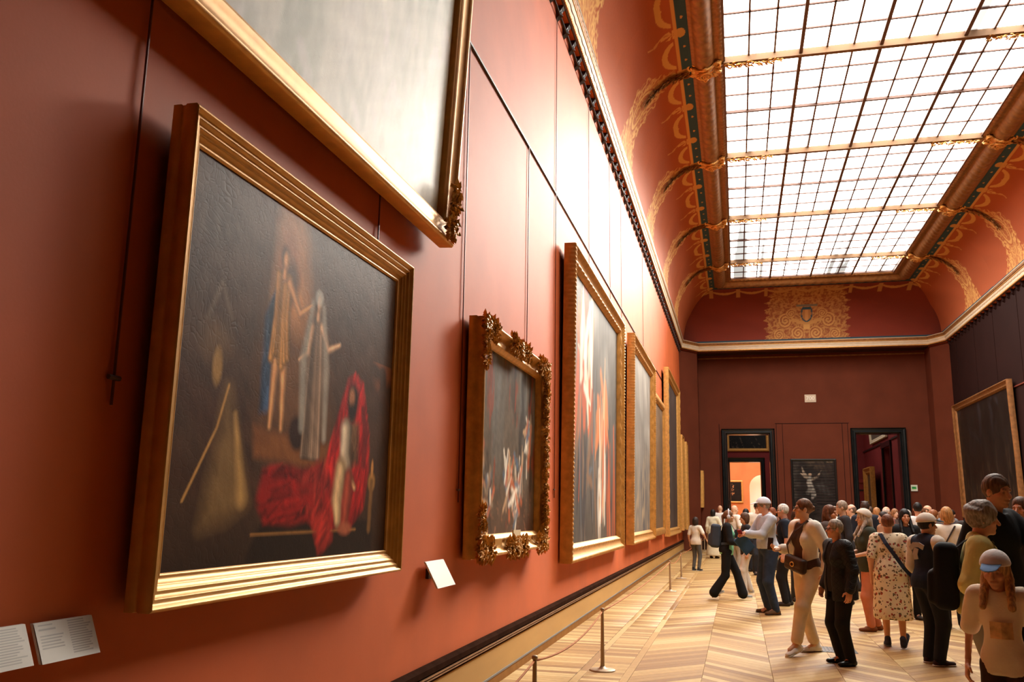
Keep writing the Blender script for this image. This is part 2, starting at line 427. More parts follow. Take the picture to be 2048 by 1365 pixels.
# brackets under the soffit with the hanging tube they carry
mb = MB(); mb.box(-0.06, 0.06, -0.035, 0.035, 0.05, 0.0); mb.v = []; mb.f = []
mb.prism([(0, 0.0), (0.10, 0.0), (0.10, -0.03), (0.075, -0.06), (0.055, -0.10), (0.05, -0.15), (0.0, -0.19)], 'y', -0.05, 0.05)
mb.lathe([(0.034, -0.02), (0.03, -0.035), (0.018, -0.06), (0.018, -0.10), (0.03, -0.125), (0.034, -0.14)], 10, (0.06, 0, 0.0))
bme = mb.mesh('bracket')
br_left = []
for i in range(60):
    y = 8.9+i*0.4715
    if y < 37.1: obj('bracket', bme, M_DARK, cornice, (XL, y, 8.37))
for i in range(44):
    y = 16.0+i*0.49
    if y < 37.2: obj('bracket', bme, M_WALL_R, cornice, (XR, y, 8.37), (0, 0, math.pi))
tag(MB().tube([(XL+0.05, 5, 8.24), (XL+0.05, 37.2, 8.24)], 0.016, 8).build('trim_hanging_tube', M_DARK, smooth=True), kind='structure')

# --- picture rail on the left and right walls
tag(MB().prism([(XL, 5.64), (XL+0.022, 5.643), (XL+0.022, 5.663), (XL, 5.665)], 'y', YB, 37.2).build('trim_picture_rail', M_DARK), kind='structure')
tag(MB().prism([(XR, 5.45), (XR-0.035, 5.455), (XR-0.035, 5.49), (XR, 5.49)], 'y', YB, 37.3).build('trim_picture_rail_right', mat('red_rail', (120, 56, 44), 0.5)), kind='structure')

# ------------------------------------------------------------------ coved ceiling
GX0, GX1, GZ = 0.014, 6.14, 10.85           # glass edges and height
BEAMS = [12.19, 17.30, 22.41, 27.52, 32.63]; ROW = 5.11/6; GY0, GY1 = 12.19-3*ROW, 32.63+3*ROW
CA, CB = 1.38, 1.86                         # cove ellipse
RED, GOLDP, BLUEP = lin((166, 86, 52)), lin((214, 164, 96)), lin((52, 78, 92))

def sstep(a, b, x): t = np.clip((x-a)/(b-a), 0, 1); return t*t*(3-2*t)

def paint_cove(S, T, L):
    """S along the wall measured from the beam centre (m), T along the arc 0..1, L arc length. returns linear rgb and gold mask"""
    c = np.zeros(S.shape+(3,)); c[:] = RED
    P = np.stack([S*1.0, T*L, 0*S], -1)
    c *= (1+0.10*vnoise(P, 3, 5))[..., None]
    g = np.zeros_like(S)
    a = np.abs(S)
    # ornament band under each beam: lace of curls, widest at the cornice, with an oval medallion
    Pm = np.stack([a, T*L, 0*S], -1); lace = np.abs(vnoise(Pm, 15, 31)); lace2 = np.abs(vnoise(Pm, 27, 33))
    curls = np.clip(1.5-lace/0.16, 0, 1); fine = np.clip(1.4-lace2/0.2, 0, 1)
    wd = 1.05-0.45*sstep(0.0, 0.28, T)+0.10*sstep(0.30, 0.42, T)-0.42*sstep(0.52, 0.76, T)
    wd = wd+0.05*np.sin(T*47)+0.03*np.sin(T*90)
    band = np.clip((wd-a)/0.03, 0, 1)*(T < 0.84)
    core = np.clip((wd*0.62-a)/0.05, 0, 1)*(T < 0.84)
    g = np.maximum(g, band*np.maximum(curls, fine*0.75)*0.95); g = np.maximum(g, core*(0.30+0.55*np.maximum(curls, fine)))
    md = np.hypot(S/0.30, (T-0.42)*L/0.46)
    g = np.where(md < 1.0, 0.9, g); g = np.where(md < 0.80, 0.15+0.6*fine, g)
    g = np.where((md > 1.0) & (md < 1.10), 0.05, g)
    # crescents along the top, three to a bay
    for k in (-2, -1, 0, 1, 2, 3):
        s0 = (k-0.5)*1.62
        d1 = np.hypot((S-s0)/0.56, (T*L-(0.845*L+0.12))/0.42); d2 = np.hypot((S-s0)/0.50, (T*L-(0.845*L+0.25))/0.40)
        cres = (d1 < 1) & (d2 > 1) & (T*L < 0.85*L+0.02)
        g = np.where(cres, 0.85, g)
        kn = np.hypot((S-s0-0.81)/0.16, (T*L-0.86*L)/0.30)
        leafy = (kn < 1) & (np.sin(np.arctan2(T*L-0.86*L, S-s0-0.81)*7) > -0.1)
        g = np.where(leafy, 0.8, g)
        # trailing ribbon and leaf below the knot
        rb = np.abs(S-s0-0.81-0.10*np.sin((T*L-0.6*L)*9))
        g = np.where((rb < 0.028+0.03*(np.sin(T*L*18) > 0.6)) & (T > 0.62) & (T < 0.84), np.maximum(g, 0.6), g)
    g = np.where((T > 0.872) & (T < 0.902), 0.75, g)           # gold line
    c = c*(1-g[..., None])+GOLDP*g[..., None]
    bl = (T >= 0.902); fleck = (np.hypot(((S+0.27) % 0.54)-0.27, (T-0.95)*L*1.6) < 0.05)
    knb = np.zeros_like(S, bool)
    for k in (-2, -1, 0, 1, 2, 3): knb |= (np.hypot((S-(k-0.5)*1.62-0.81)/0.17, (T-0.93)*L/0.11) < 1)
    c[bl] = BLUEP; c[bl & (fleck | knb)] = GOLDP*0.8
    c[T < 0.012] = BLUEP
    return c

def paint_end(S, T, L):
    """end cove: crest in the middle, swags along the top. S from centre (m)"""
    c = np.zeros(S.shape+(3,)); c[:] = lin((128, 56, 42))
    c *= (1+0.12*vnoise(np.stack([S, T*L, 0*S], -1), 3, 8))[..., None]
    y = T*L; g = np.zeros_like(S); a = np.abs(S)
    Pm = np.stack([a, y, 0*S], -1); arab = np.clip(1.5-np.abs(vnoise(Pm, 13, 41))/0.17, 0, 1); fin = np.clip(1.4-np.abs(vnoise(Pm, 26, 43))/0.2, 0, 1)
    env = (a < 1.62-0.25*sstep(0.35, 1.0, T)+0.09*np.sin(y*17)+0.05*np.sin(y*41)) & (T < 0.9)
    g = np.where(env, 0.16+0.45*np.maximum(arab, fin*0.8), g)
    for cx_, cy_, R in ((0.36, 0.27, 0.27), (1.12, 0.22, 0.22), (0.85, 0.78, 0.30), (0.62, 1.05, 0.2)):   # volutes
        d = np.hypot(a-cx_, y-cy_); an = np.arctan2(y-cy_, a-cx_)
        sp = np.abs(((d/R*2.4-an/(2*math.pi)) % 1.0)-0.5)*2
        g = np.where(d < R, np.where(sp > 0.38, 0.72, 0.18), g)
    g = np.where((a < 0.62) & (np.abs(y-0.62-0.35*a) < 0.07), 0.7, g)
    g = np.where((a < 0.12) & (y > 0.42) & (y < 0.62), 0.9, g)
    sw = ((a+0.55) % 1.1)-0.55                                  # swags
    yy = 0.86*L-0.20*(1-(sw/0.55)**2)
    g = np.where(np.abs(y-yy) < 0.045+0.03*(1-(sw/0.55)**2), 0.62, g)
    g = np.where((np.abs(np.abs(sw)-0.55) < 0.07) & (y > 0.70*L) & (y < 0.9*L), 0.55, g)
    c = c*(1-g[..., None])+GOLDP*g[..., None]
    q = np.hypot(S/0.24, (y-1.06)/0.36); sh = (q < 1.0) & (y < 1.33)
    c[sh] = BLUEP; inn = (np.hypot(S/0.18, (y-1.04)/0.28) < 1) & (y < 1.22)
    c[inn] = lin((172, 120, 72)); c[inn & (np.abs(S) < 0.05)] = lin((196, 140, 84))
    c[(np.abs(y-1.40) < 0.05) & (a < 0.42)] = lin((120, 110, 96))
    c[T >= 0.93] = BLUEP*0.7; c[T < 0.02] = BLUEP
    return c

M_COVE = mat_attr('painted_cove', 0.75, spec=0.12, bump=0.25, bscale=18, bdist=0.01)
ARC = 2.62
def cove_arc(n):
    # include blue band at the top: last 10 percent runs up to the frame
    th = np.linspace(0, math.pi/2, n); return np.cos(th)*CA, np.sin(th)*CB, np.linspace(0, 1, n)
ceiling = empty('ceiling', (3.07, 22, GZ)); tag(ceiling, 'coved red ceiling painted with gold ornament', kind='structure')
def par(o):
    o.parent = ceiling; o.location = Vector(o.location)-Vector((3.07, 22, GZ)); return o
def cove_mesh(s0, s1, ds=0.03, nt=100):
    cx_, cz_, T1 = cove_arc(nt); S1 = np.linspace(s0, s1, int((s1-s0)/ds)+1)
    S, T = np.meshgrid(S1, T1, indexing='ij')
    V = np.stack([-cx_[None, :]+0*S, S, cz_[None, :]+0*S], -1)
    # cornice-side X = -CA, frame-side X=0 ; local origin at (frame edge, beam y, ZCOR)
    col = paint_cove(S, T, ARC)
    return mesh_np('cove_bay', V.reshape(-1, 3), grid_faces(len(S1), nt)[:, ::-1].copy(), col.reshape(-1, 3), smooth=True)
bay = cove_mesh(-2.555, 2.555, 0.02, 130)
FXL, FXR = -0.62, 6.775                     # outer edges of the gilt frame
for yb in BEAMS[:]:
    if yb == BEAMS[-1]: continue
    par(obj('cove_bay', bay, M_COVE, None, (FXL, yb, ZCOR)))
    par(obj('cove_bay', bay, M_COVE, None, (FXR, yb, ZCOR), (0, 0, math.pi)))
last = cove_mesh(-2.555, 4.9, 0.035, 90)
par(obj('cove_bay', last, M_COVE, None, (FXL, BEAMS[-1], ZCOR)))
last2 = cove_mesh(-4.9, 2.555, 0.035, 90)
par(obj('cove_bay', last2, M_COVE, None, (FXR, BEAMS[-1], ZCOR), (0, 0, math.pi)))
near = cove_mesh(-15.5, 0, 0.25, 24)
par(obj('cove_bay', near, M_COVE, None, (FXL, 9.635, ZCOR)))
near2 = cove_mesh(0, 15.5, 0.25, 24)
par(obj('cove_bay', near2, M_COVE, None, (FXR, 9.635, ZCOR), (0, 0, math.pi)))
# end cove: ellipse from the end cornice up to the frame
YF = GY1+0.62; CBE = 38.05-YF
S1 = np.linspace(-5.3, 5.3, 330); th = np.linspace(0, math.pi/2, 120); T1 = np.linspace(0, 1, 120)
S, T = np.meshgrid(S1, T1, indexing='ij')
V = np.stack([S, (CBE*np.cos(th))[None, :]+0*S, (CB*np.sin(th))[None, :]+0*S], -1)
par(obj('cove_end', mesh_np('cove_end', V.reshape(-1, 3), grid_faces(330, 120), paint_end(S, T, ARC*1.05).reshape(-1, 3), True), M_COVE, None, (3.07, YF, ZCOR)))
# solid ceiling behind the laylight, and light-proof closing slabs around it
par(MB().box(FXL, FXR, YB, GY0-0.6, 10.60, 10.72).build('flat_bay', mat('flat_ceiling', (120, 58, 42), 0.6)))
par(MB().box(-2.6, GX0-0.05, YB, 40, 11.3, 11.4).box(GX1+0.05, 8.8, YB, 40, 11.3, 11.4).box(-2.6, 8.8, YB, GY0-0.02, 11.3, 11.4).box(-2.6, 8.8, GY1+0.02, 40, 11.3, 11.4)
    .box(-2.7, -2.6, YB, 40, 8.3, 11.4).box(8.75, 8.85, YB, 40, 8.3, 11.4).box(-2.7, 8.85, 39.95, 40.05, 8.4, 11.4).build('roof_casing', M_DARK))

# unseen slab added above the near bays to keep sun off the near wall
BLOCK_Y = 22.0
par(MB().box(-3.5, 10.5, YB, BLOCK_Y, 11.9, 12.1).box(-3.5, -3.3, YB, 41, 10.9, 13.2).build('sun_block_slab', M_DARK))
# ------------------------------------------------------------------ laylight (skylight)
def glass_mat():
    m = bpy.data.materials.new('daylit_glass'); m.use_nodes = True; nt = m.node_tree
    for n in list(nt.nodes):
        if n.type != 'OUTPUT_MATERIAL': nt.nodes.remove(n)
    out = [n for n in nt.nodes][0]
    ge = nt.nodes.new('ShaderNodeNewGeometry'); mp = nt.nodes.new('ShaderNodeMapping'); mp.inputs['Scale'].default_value = (2.3, 0.035, 1)
    nt.links.new(ge.outputs['Position'], mp.inputs[0])
    n = nt.nodes.new('ShaderNodeTexNoise'); n.inputs['Scale'].default_value = 1.0; n.inputs['Detail'].default_value = 3
    nt.links.new(mp.outputs[0], n.inputs['Vector'])
    r = nt.nodes.new('ShaderNodeMapRange'); r.inputs[1].default_value = 0.39; r.inputs[2].default_value = 0.47
    r.inputs[3].default_value = 0.055; r.inputs[4].default_value = 1.0
    nt.links.new(n.outputs['Fac'], r.inputs[0])
    mu = nt.nodes.new('ShaderNodeMath'); mu.operation = 'MULTIPLY'; mu.inputs[1].default_value = SKY_L
    nt.links.new(r.outputs[0], mu.inputs[0])
    e = nt.nodes.new('ShaderNodeEmission'); e.inputs[0].default_value = (1.0, 0.955, 0.87, 1)
    nt.links.new(mu.outputs[0], e.inputs[1])
    tr = nt.nodes.new('ShaderNodeBsdfTransparent'); ad = nt.nodes.new('ShaderNodeAddShader')       # milky glass: glows and lets the hazy sun through
    nt.links.new(e.outputs[0], ad.inputs[0]); nt.links.new(tr.outputs[0], ad.inputs[1]); nt.links.new(ad.outputs[0], out.inputs[0])
    return m
M_GLASS = glass_mat()
M_GLASSTOP = bpy.data.materials.new('clear_glass'); M_GLASSTOP.use_nodes = True
for _n in list(M_GLASSTOP.node_tree.nodes):
    if _n.type == 'BSDF_PRINCIPLED': M_GLASSTOP.node_tree.nodes.remove(_n)
_t = M_GLASSTOP.node_tree.nodes.new('ShaderNodeBsdfTransparent'); M_GLASSTOP.node_tree.links.new(_t.outputs[0], [n for n in M_GLASSTOP.node_tree.nodes if n.type == 'OUTPUT_MATERIAL'][0].inputs[0])
window = empty('window_1', (3.07, 22, GZ)); tag(window, 'long gridded glass laylight filling the ceiling with daylight', kind='structure')
OFF = Vector((3.07, 22, GZ))
PW = (GX1-GX0)/12
def pane_mesh():
    mb = MB().box(-PW/2+0.012, PW/2-0.012, -ROW/2+0.012, ROW/2-0.012, 0, 0.012)
    me = mb.mesh('pane'); me.materials.append(M_GLASS); me.materials.append(M_GLASSTOP)
    for i, p in enumerate(me.polygons): p.material_index = 0 if p.normal.z < -0.5 else 1
    return me
pm = pane_mesh(); rows = int(round((GY1-GY0)/ROW)); nrest = MB(); rest_idx = []
for j in range(rows):
    yc = GY0+(j+0.5)*ROW
    for i in range(12):
        xc = GX0+(i+0.5)*PW
        if j >= rows-25:
            o = obj('pane', pm, None, window, Vector((xc, yc, GZ))-OFF)
        else:
            nrest.box(xc-PW/2+0.012, xc+PW/2-0.012, yc-ROW/2+0.012, yc+ROW/2-0.012, GZ, GZ+0.012)
me = mesh_np('pane', np.array(nrest.v)-np.array(OFF), nrest.f); me.materials.append(M_GLASS); me.materials.append(M_GLASSTOP)
for p in me.polygons: p.material_index = 0 if p.normal.z < -0.5 else 1
tag(obj('pane', me, None, window), kind='stuff')
M_BAR = mat('brown_glazing_bar', (96, 66, 54), 0.5); M_BEAM = mat('brown_gilt_beam', (124, 92, 62), 0.55, 0.2)
for i in range(13):                                     # bars running the length of the room
    x = GX0+i*PW; wd, dp = ((0.035, 0.10) if i % 3 == 0 else (0.019, 0.03))
    MB().box(x-wd-OFF.x, x+wd-OFF.x, GY0-22, GY1-22, -dp, 0.02).build('mullion' if i % 3 == 0 else 'glazing_bar', M_BAR, window)
for j in range(rows+1):
    y = GY0+j*ROW; isb = (j % 6 == 3); ism = (j % 6 == 0)
    wd, dp = (0.055, 0.14) if isb else (0.03, 0.06) if ism else (0.020, 0.03)
    MB().box(GX0-OFF.x, GX1-OFF.x, y-wd-22, y+wd-22, -dp, 0.02).build('beam' if isb else 'glazing_bar', M_BEAM if isb else M_BAR, window)

# gilt frame round the glass: carved half-round with bead rows
FPROF = [(0.0, 0.06), (0.0, -0.10), (0.05, -0.13), (0.09, -0.14), (0.11, -0.12), (0.15, -0.13), (0.18, -0.125), (0.20, -0.16), (0.26, -0.235),
         (0.33, -0.285), (0.41, -0.30), (0.49, -0.285), (0.55, -0.25), (0.585, -0.22), (0.635, -0.225), (0.66, -0.20), (0.66, 0.0)]
def frame_relief(A, B, T):
    leaf = 0.028*np.abs(np.sin(T*11+6*A))*(A > 0.20)*(A < 0.55)+0.012*np.sin(T*60)*((A > 0.14) & (A < 0.19))+0.012*np.sin(T*40)*((A > 0.04) & (A < 0.10))
    return 0*T, -leaf
def frame_side(name, fn, L, n):
    V, F = sweep(fn, FPROF, np.linspace(0, L, n), frame_relief); return obj(name, mesh_np(name, V-np.array(OFF), F, smooth=True), M_GOLD_D, window)
# mitre: each side runs from corner to corner, shifting with the offset a
def side_fn(p0, p1, nx, ny):
    dx, dy = p1[0]-p0[0], p1[1]-p0[1]; L = math.hypot(dx, dy); ux, uy = dx/L, dy/L
    def fn(A, B, T):
        t = T/L; tt = (1-t)*(-A)+t*(L+A)
        return p0[0]+ux*tt+nx*A, p0[1]+uy*tt+ny*A, GZ+B
    return fn, L
for p0, p1, nx, ny, n in (((GX0, GY0), (GX0, GY1), -1, 0, 700), ((GX1, GY1), (GX1, GY0), 1, 0, 700), ((GX0, GY1), (GX1, GY1), 0, 1, 180), ((GX1, GY0), (GX0, GY0), 0, -1, 60)):
    fn, L = side_fn(p0, p1, nx, ny); frame_side('gilt_frame', fn, L, n)

# gilded strap with cartouche where each beam meets the frame, and the leaf garland below it
def leaf_tri(mb, c, d, up, ln, wd):
    d = d.normalized(); s = d.cross(up).normalized(); n = s.cross(d).normalized()
    p = [c, c+d*ln*0.35+s*wd+n*0.012, c+d*ln, c+d*ln*0.35-s*wd+n*0.012, c+d*ln*0.4-n*0.02]
    mb.add(p, [(0, 1, 4), (1, 2, 4), (2, 3, 4), (3, 0, 4)])
def ring(mb, c, ax1, ax2, R, r, a0=0, a1=2*math.pi, n=14, sp=0.0):
    pts = []
    for k in range(n+1):
        a = a0+(a1-a0)*k/n; rr = R*(1-sp*k/n); pts.append(Vector(c)+Vector(ax1)*rr*math.cos(a)+Vector(ax2)*rr*math.sin(a))
    mb.tube(pts, r, 6)
def strap_mesh():
    """local: x=0 glass edge, -x towards wall, y along room, z=0 glass height"""
    mb = MB()
    pts = [(-a, 0, b-0.04) for a, b in FPROF[2:-1]]
    for dy, r in ((-0.17, 0.030), (0.17, 0.030), (-0.10, 0.02), (0.10, 0.02)):
        mb.tube([(x, dy*(1+0.15*math.sin(i)), z) for i, (x, y, z) in enumerate(pts)], r, 6)
    vs = []; fs = []
    for i, (x, y, z) in enumerate(pts): vs += [(x, -0.17, z), (x, 0.17, z)]
    fs = [(2*i, 2*i+1, 2*i+3, 2*i+2) for i in range(len(pts)-1)]; mb.add(vs, fs)
    cx_, cz = -0.36, -0.36
    ring(mb, (cx_, 0, cz), (1, 0, 0.1), (0, 1, 0), 0.115, 0.03, n=16)
    ring(mb, (cx_, 0, cz-0.02), (1, 0, 0.1), (0, 1, 0), 0.055, 0.022, n=12)
    mb.ball((cx_, 0, cz-0.03), 0.03)
    for s in (-1, 1):
        ring(mb, (-0.66, s*0.16, -0.24), (1, 0, 0), (0, s, 0.5), 0.09, 0.028, 0.5, 5.2, 12, 0.6)
        ring(mb, (-0.12, s*0.14, -0.22), (-1, 0, 0), (0, s, 0.3), 0.08, 0.026, 0.3, 5.0, 12, 0.6)
        ring(mb, (-0.38, s*0.20, -0.33), (0.6, 0, 0), (0, s, -0.3), 0.07, 0.024, 0.0, 4.6, 12, 0.5)
    r = random.Random(5)
    for k in range(26):
        a = r.uniform(0, 6.28); leaf_tri(mb, Vector((cx_+0.12*math.cos(a), 0.13*math.sin(a), cz+0.02)), Vector((math.cos(a), math.sin(a), r.uniform(-0.3, 0.3))), Vector((0, 0, -1)), r.uniform(0.08, 0.15), 0.03)
    return mb.mesh('strap')
def spray_mesh():
    """scrolled leaf spray lying along the beam from the frame inwards"""
    mb = MB(); r = random.Random(9)
    for k in range(60):
        x = 1.15*k/60; h = 0.10*(1-k/75)
        leaf_tri(mb, Vector((x, r.uniform(-0.05, 0.05), -0.16+r.uniform(-0.04, 0.02))), Vector((1, r.uniform(-0.9, 0.9), r.uniform(-0.8, 0.2))), Vector((0, 0, -1)), 0.07+h*0.8, 0.028)
    for k in range(5): ring(mb, (0.12+0.2*k, 0, -0.19), (1, 0, 0), (0, 0.4, -1), 0.055*(1-0.1*k), 0.016, 0, 4.8, 9, 0.5)
    return mb.mesh('beam_spray')
def garland_mesh():
    mb = MB(); r = random.Random(3)
    for k in range(150):
        t = 0.98-0.5*(k/150)
        th = t*math.pi/2; p = Vector((-CA*math.cos(th)*0.97, 0, CB*math.sin(th)*0.985)); dn = Vector((-CA*math.sin(th), 0, -CB*math.cos(th))).normalized()
        wdt = 0.09-0.05*(k/150)
        leaf_tri(mb, p+Vector((0, r.uniform(-wdt, wdt), -0.03)), dn+Vector((r.uniform(-0.4, 0.4), r.uniform(-0.8, 0.8), r.uniform(-0.4, 0.1))), Vector((0.7, 0, -0.7)), r.uniform(0.08, 0.16), 0.026)
    return mb.mesh('leaf_garland')
sm, spm, gm = strap_mesh(), spray_mesh(), garland_mesh()
for yb in BEAMS:
    for sx, gx, fx, rz in ((-1, GX0, FXL, 0), (1, GX1, FXR, math.pi)):
        obj('strap', sm, M_GOLD, window, Vector((gx, yb, GZ))-OFF, (0, 0, rz))
        obj('beam_spray', spm, M_GOLD, window, Vector((gx, yb, GZ))-OFF, (0, 0, rz))
        obj('leaf_garland', gm, M_BRONZE, window, Vector((fx, yb, ZCOR))-OFF, (0, 0, rz))

# ------------------------------------------------------------------ parquet
def wood_mat(name, src):
    m = bpy.data.materials.new(name); m.use_nodes = True; nt = m.node_tree; b = nt.nodes['Principled BSDF']
    if src == 'obj': s = nt.nodes.new('ShaderNodeObjectInfo'); rnd = s.outputs['Random']
    else: s = nt.nodes.new('ShaderNodeNewGeometry'); rnd = s.outputs['Random Per Island']
    r = nt.nodes.new('ShaderNodeValToRGB'); e = r.color_ramp.elements
    e[0].color = (*lin((156, 108, 48)), 1); e[1].color = (*lin((220, 186, 124)), 1)
    k = r.color_ramp.elements.new(0.5); k.color = (*lin((194, 150, 84)), 1)
    nt.links.new(rnd, r.inputs[0])
    ge = nt.nodes.new('ShaderNodeNewGeometry'); mp = nt.nodes.new('ShaderNodeMapping'); mp.inputs['Scale'].default_value = (6, 6, 6)
    nt.links.new(ge.outputs['Position'], mp.inputs[0])
    n = nt.nodes.new('ShaderNodeTexNoise'); n.inputs['Scale'].default_value = 3; n.inputs['Detail'].default_value = 6
    nt.links.new(mp.outputs[0], n.inputs['Vector'])
    mx = nt.nodes.new('ShaderNodeMix'); mx.data_type = 'RGBA'; mx.blend_type = 'MULTIPLY'; mx.inputs[0].default_value = 0.35
    nt.links.new(r.outputs[0], mx.inputs[6]); nt.links.new(n.outputs['Fac'], mx.inputs[7])
    hs = nt.nodes.new('ShaderNodeBrightContrast'); hs.inputs[1].default_value = 0.02
    nt.links.new(mx.outputs[2], hs.inputs[0]); nt.links.new(hs.outputs[0], b.inputs['Base Color'])
    b.inputs['Roughness'].default_value = 0.55; b.inputs['Specular IOR Level'].default_value = 0.3
    return m
W_OBJ, W_ISL = wood_mat('oak_plank', 'obj'), wood_mat('oak_parquet', 'isl')
CW, PLW = 0.66, 0.115
X0C = -1.04; NC = 13; PY = PLW*math.sqrt(2)
def chev(sgn):
    """45 degree plank across one column: parallelogram, local origin at column left edge"""
    g = 0.0012; d = CW*sgn
    mb = MB(); a, b = g, CW-g
    def q(x, y): return (x, y+sgn*x)
    lo = [q(a, g), q(b, g), q(b, PY-g), q(a, PY-g)]
    e = 0.0015; hi = [q(a+e, g+e), q(b-e, g+e), q(b-e, PY-g-e), q(a+e, PY-g-e)]
    mb.add([(x, y, -0.02) for x, y in lo]+[(x, y, -e) for x, y in lo]+[(x, y, 0) for x, y in hi],
           [(i, (i+1) % 4, 4+(i+1) % 4, 4+i) for i in range(4)]+[(4+i, 4+(i+1) % 4, 8+(i+1) % 4, 8+i) for i in range(4)]+[(8, 9, 10, 11)])
    return mb
def cross_plank(w, l):
    mb = MB(); mb.bbox(0.001, l-0.001, 0.001, w-0.001, -0.02, 0, 0.0015); return mb
specs = []                                   # (kind, x, y)
CH = {1: chev(1), -1: chev(-1)}; BA = cross_plank(0.10, 0.60); BB = cross_plank(0.10, 0.362)
ST = MB().bbox(0.0005, 0.0755, 0.001, 1.399, -0.02, 0, 0.0015)
for c in range(NC):
    sg = 1 if c % 2 == 0 else -1; x = X0C+c*CW
    for k in range(int((YE-2)/PY)+12):
        specs.append((('c', sg), x, 2.0+k*PY-(0 if sg < 0 else CW)))
for k in range(int((YE-2)/0.10)):
    y = 2+k*0.10; specs.append((('a', 0), -2.165, y)); specs.append((('b', 0), -1.482, y))
for k in range(int((YE-2)/1.4)): specs.append((('s', 0), -1.560, 2+k*1.4)); specs.append((('s', 0), -1.118, 2+k*1.4+0.3))
def inview(x, y):
    # rough frustum test on the floor so the planks that show largest become single parts
    cyw, syw = math.cos(YAW), math.sin(YAW); f = -syw*x+cyw*y; r = cyw*x+syw*y
    if f < 3: return False
    px = 1024+1750*r/f/1.02; py = 1029+1750*1.55/f
    return -100 < px < 2120 and py < 1385
TM = {('c', 1): CH[1], ('c', -1): CH[-1], ('a', 0): BA, ('b', 0): BB, ('s', 0): ST}
vis = sorted([s for s in specs if inview(s[1]+0.3, s[2]+0.1)], key=lambda s: s[1]**2+s[2]**2)
near_set = set(vis[:300]); ML = {k: v.mesh('plank') for k, v in TM.items()}
Vr, Fr, base = [], [], 0
TN = {k: np.array(v.v) for k, v in TM.items()}
quads = {k: [f for f in v.f] for k, v in TM.items()}
for s in specs:
    if s in near_set:
        obj('plank', ML[s[0]], W_OBJ, floor, (s[1], s[2], 0))
    else:
        Vr.append(TN[s[0]]+np.array([s[1], s[2], 0])); Fr += [tuple(base+i for i in f) for f in quads[s[0]]]; base += len(TN[s[0]])
tag(obj('plank', mesh_np('plank', np.concatenate(Vr), np.array(Fr)), W_ISL, floor), kind='stuff')
MB().box(7.5, XR, 2, YE, -0.02, -0.001).build('border_board', W_ISL, floor)
MB().box(XL, XR, YB, 2.0, -0.02, -0.001).build('border_board', W_ISL, floor)
MB().box(-6, XR, YE+0.0, 74, -0.02, -0.001).build('border_board', W_ISL, floor)
# dark floor grille
gr = MB().box(-0.30, 0.30, -0.22, 0.22, 0.0, 0.004).build('floor_grille', mat('dark_grille', (48, 44, 40), 0.5), None, loc=(0.98, 11.3, 0.0))
tag(gr, 'dark metal floor grille between the white jacket and black quilted jacket', 'grille')
for k in range(14): MB().box(-0.28+k*0.04, -0.26+k*0.04, -0.20, 0.20, 0.004, 0.007).build('slat', M_IRON, gr)
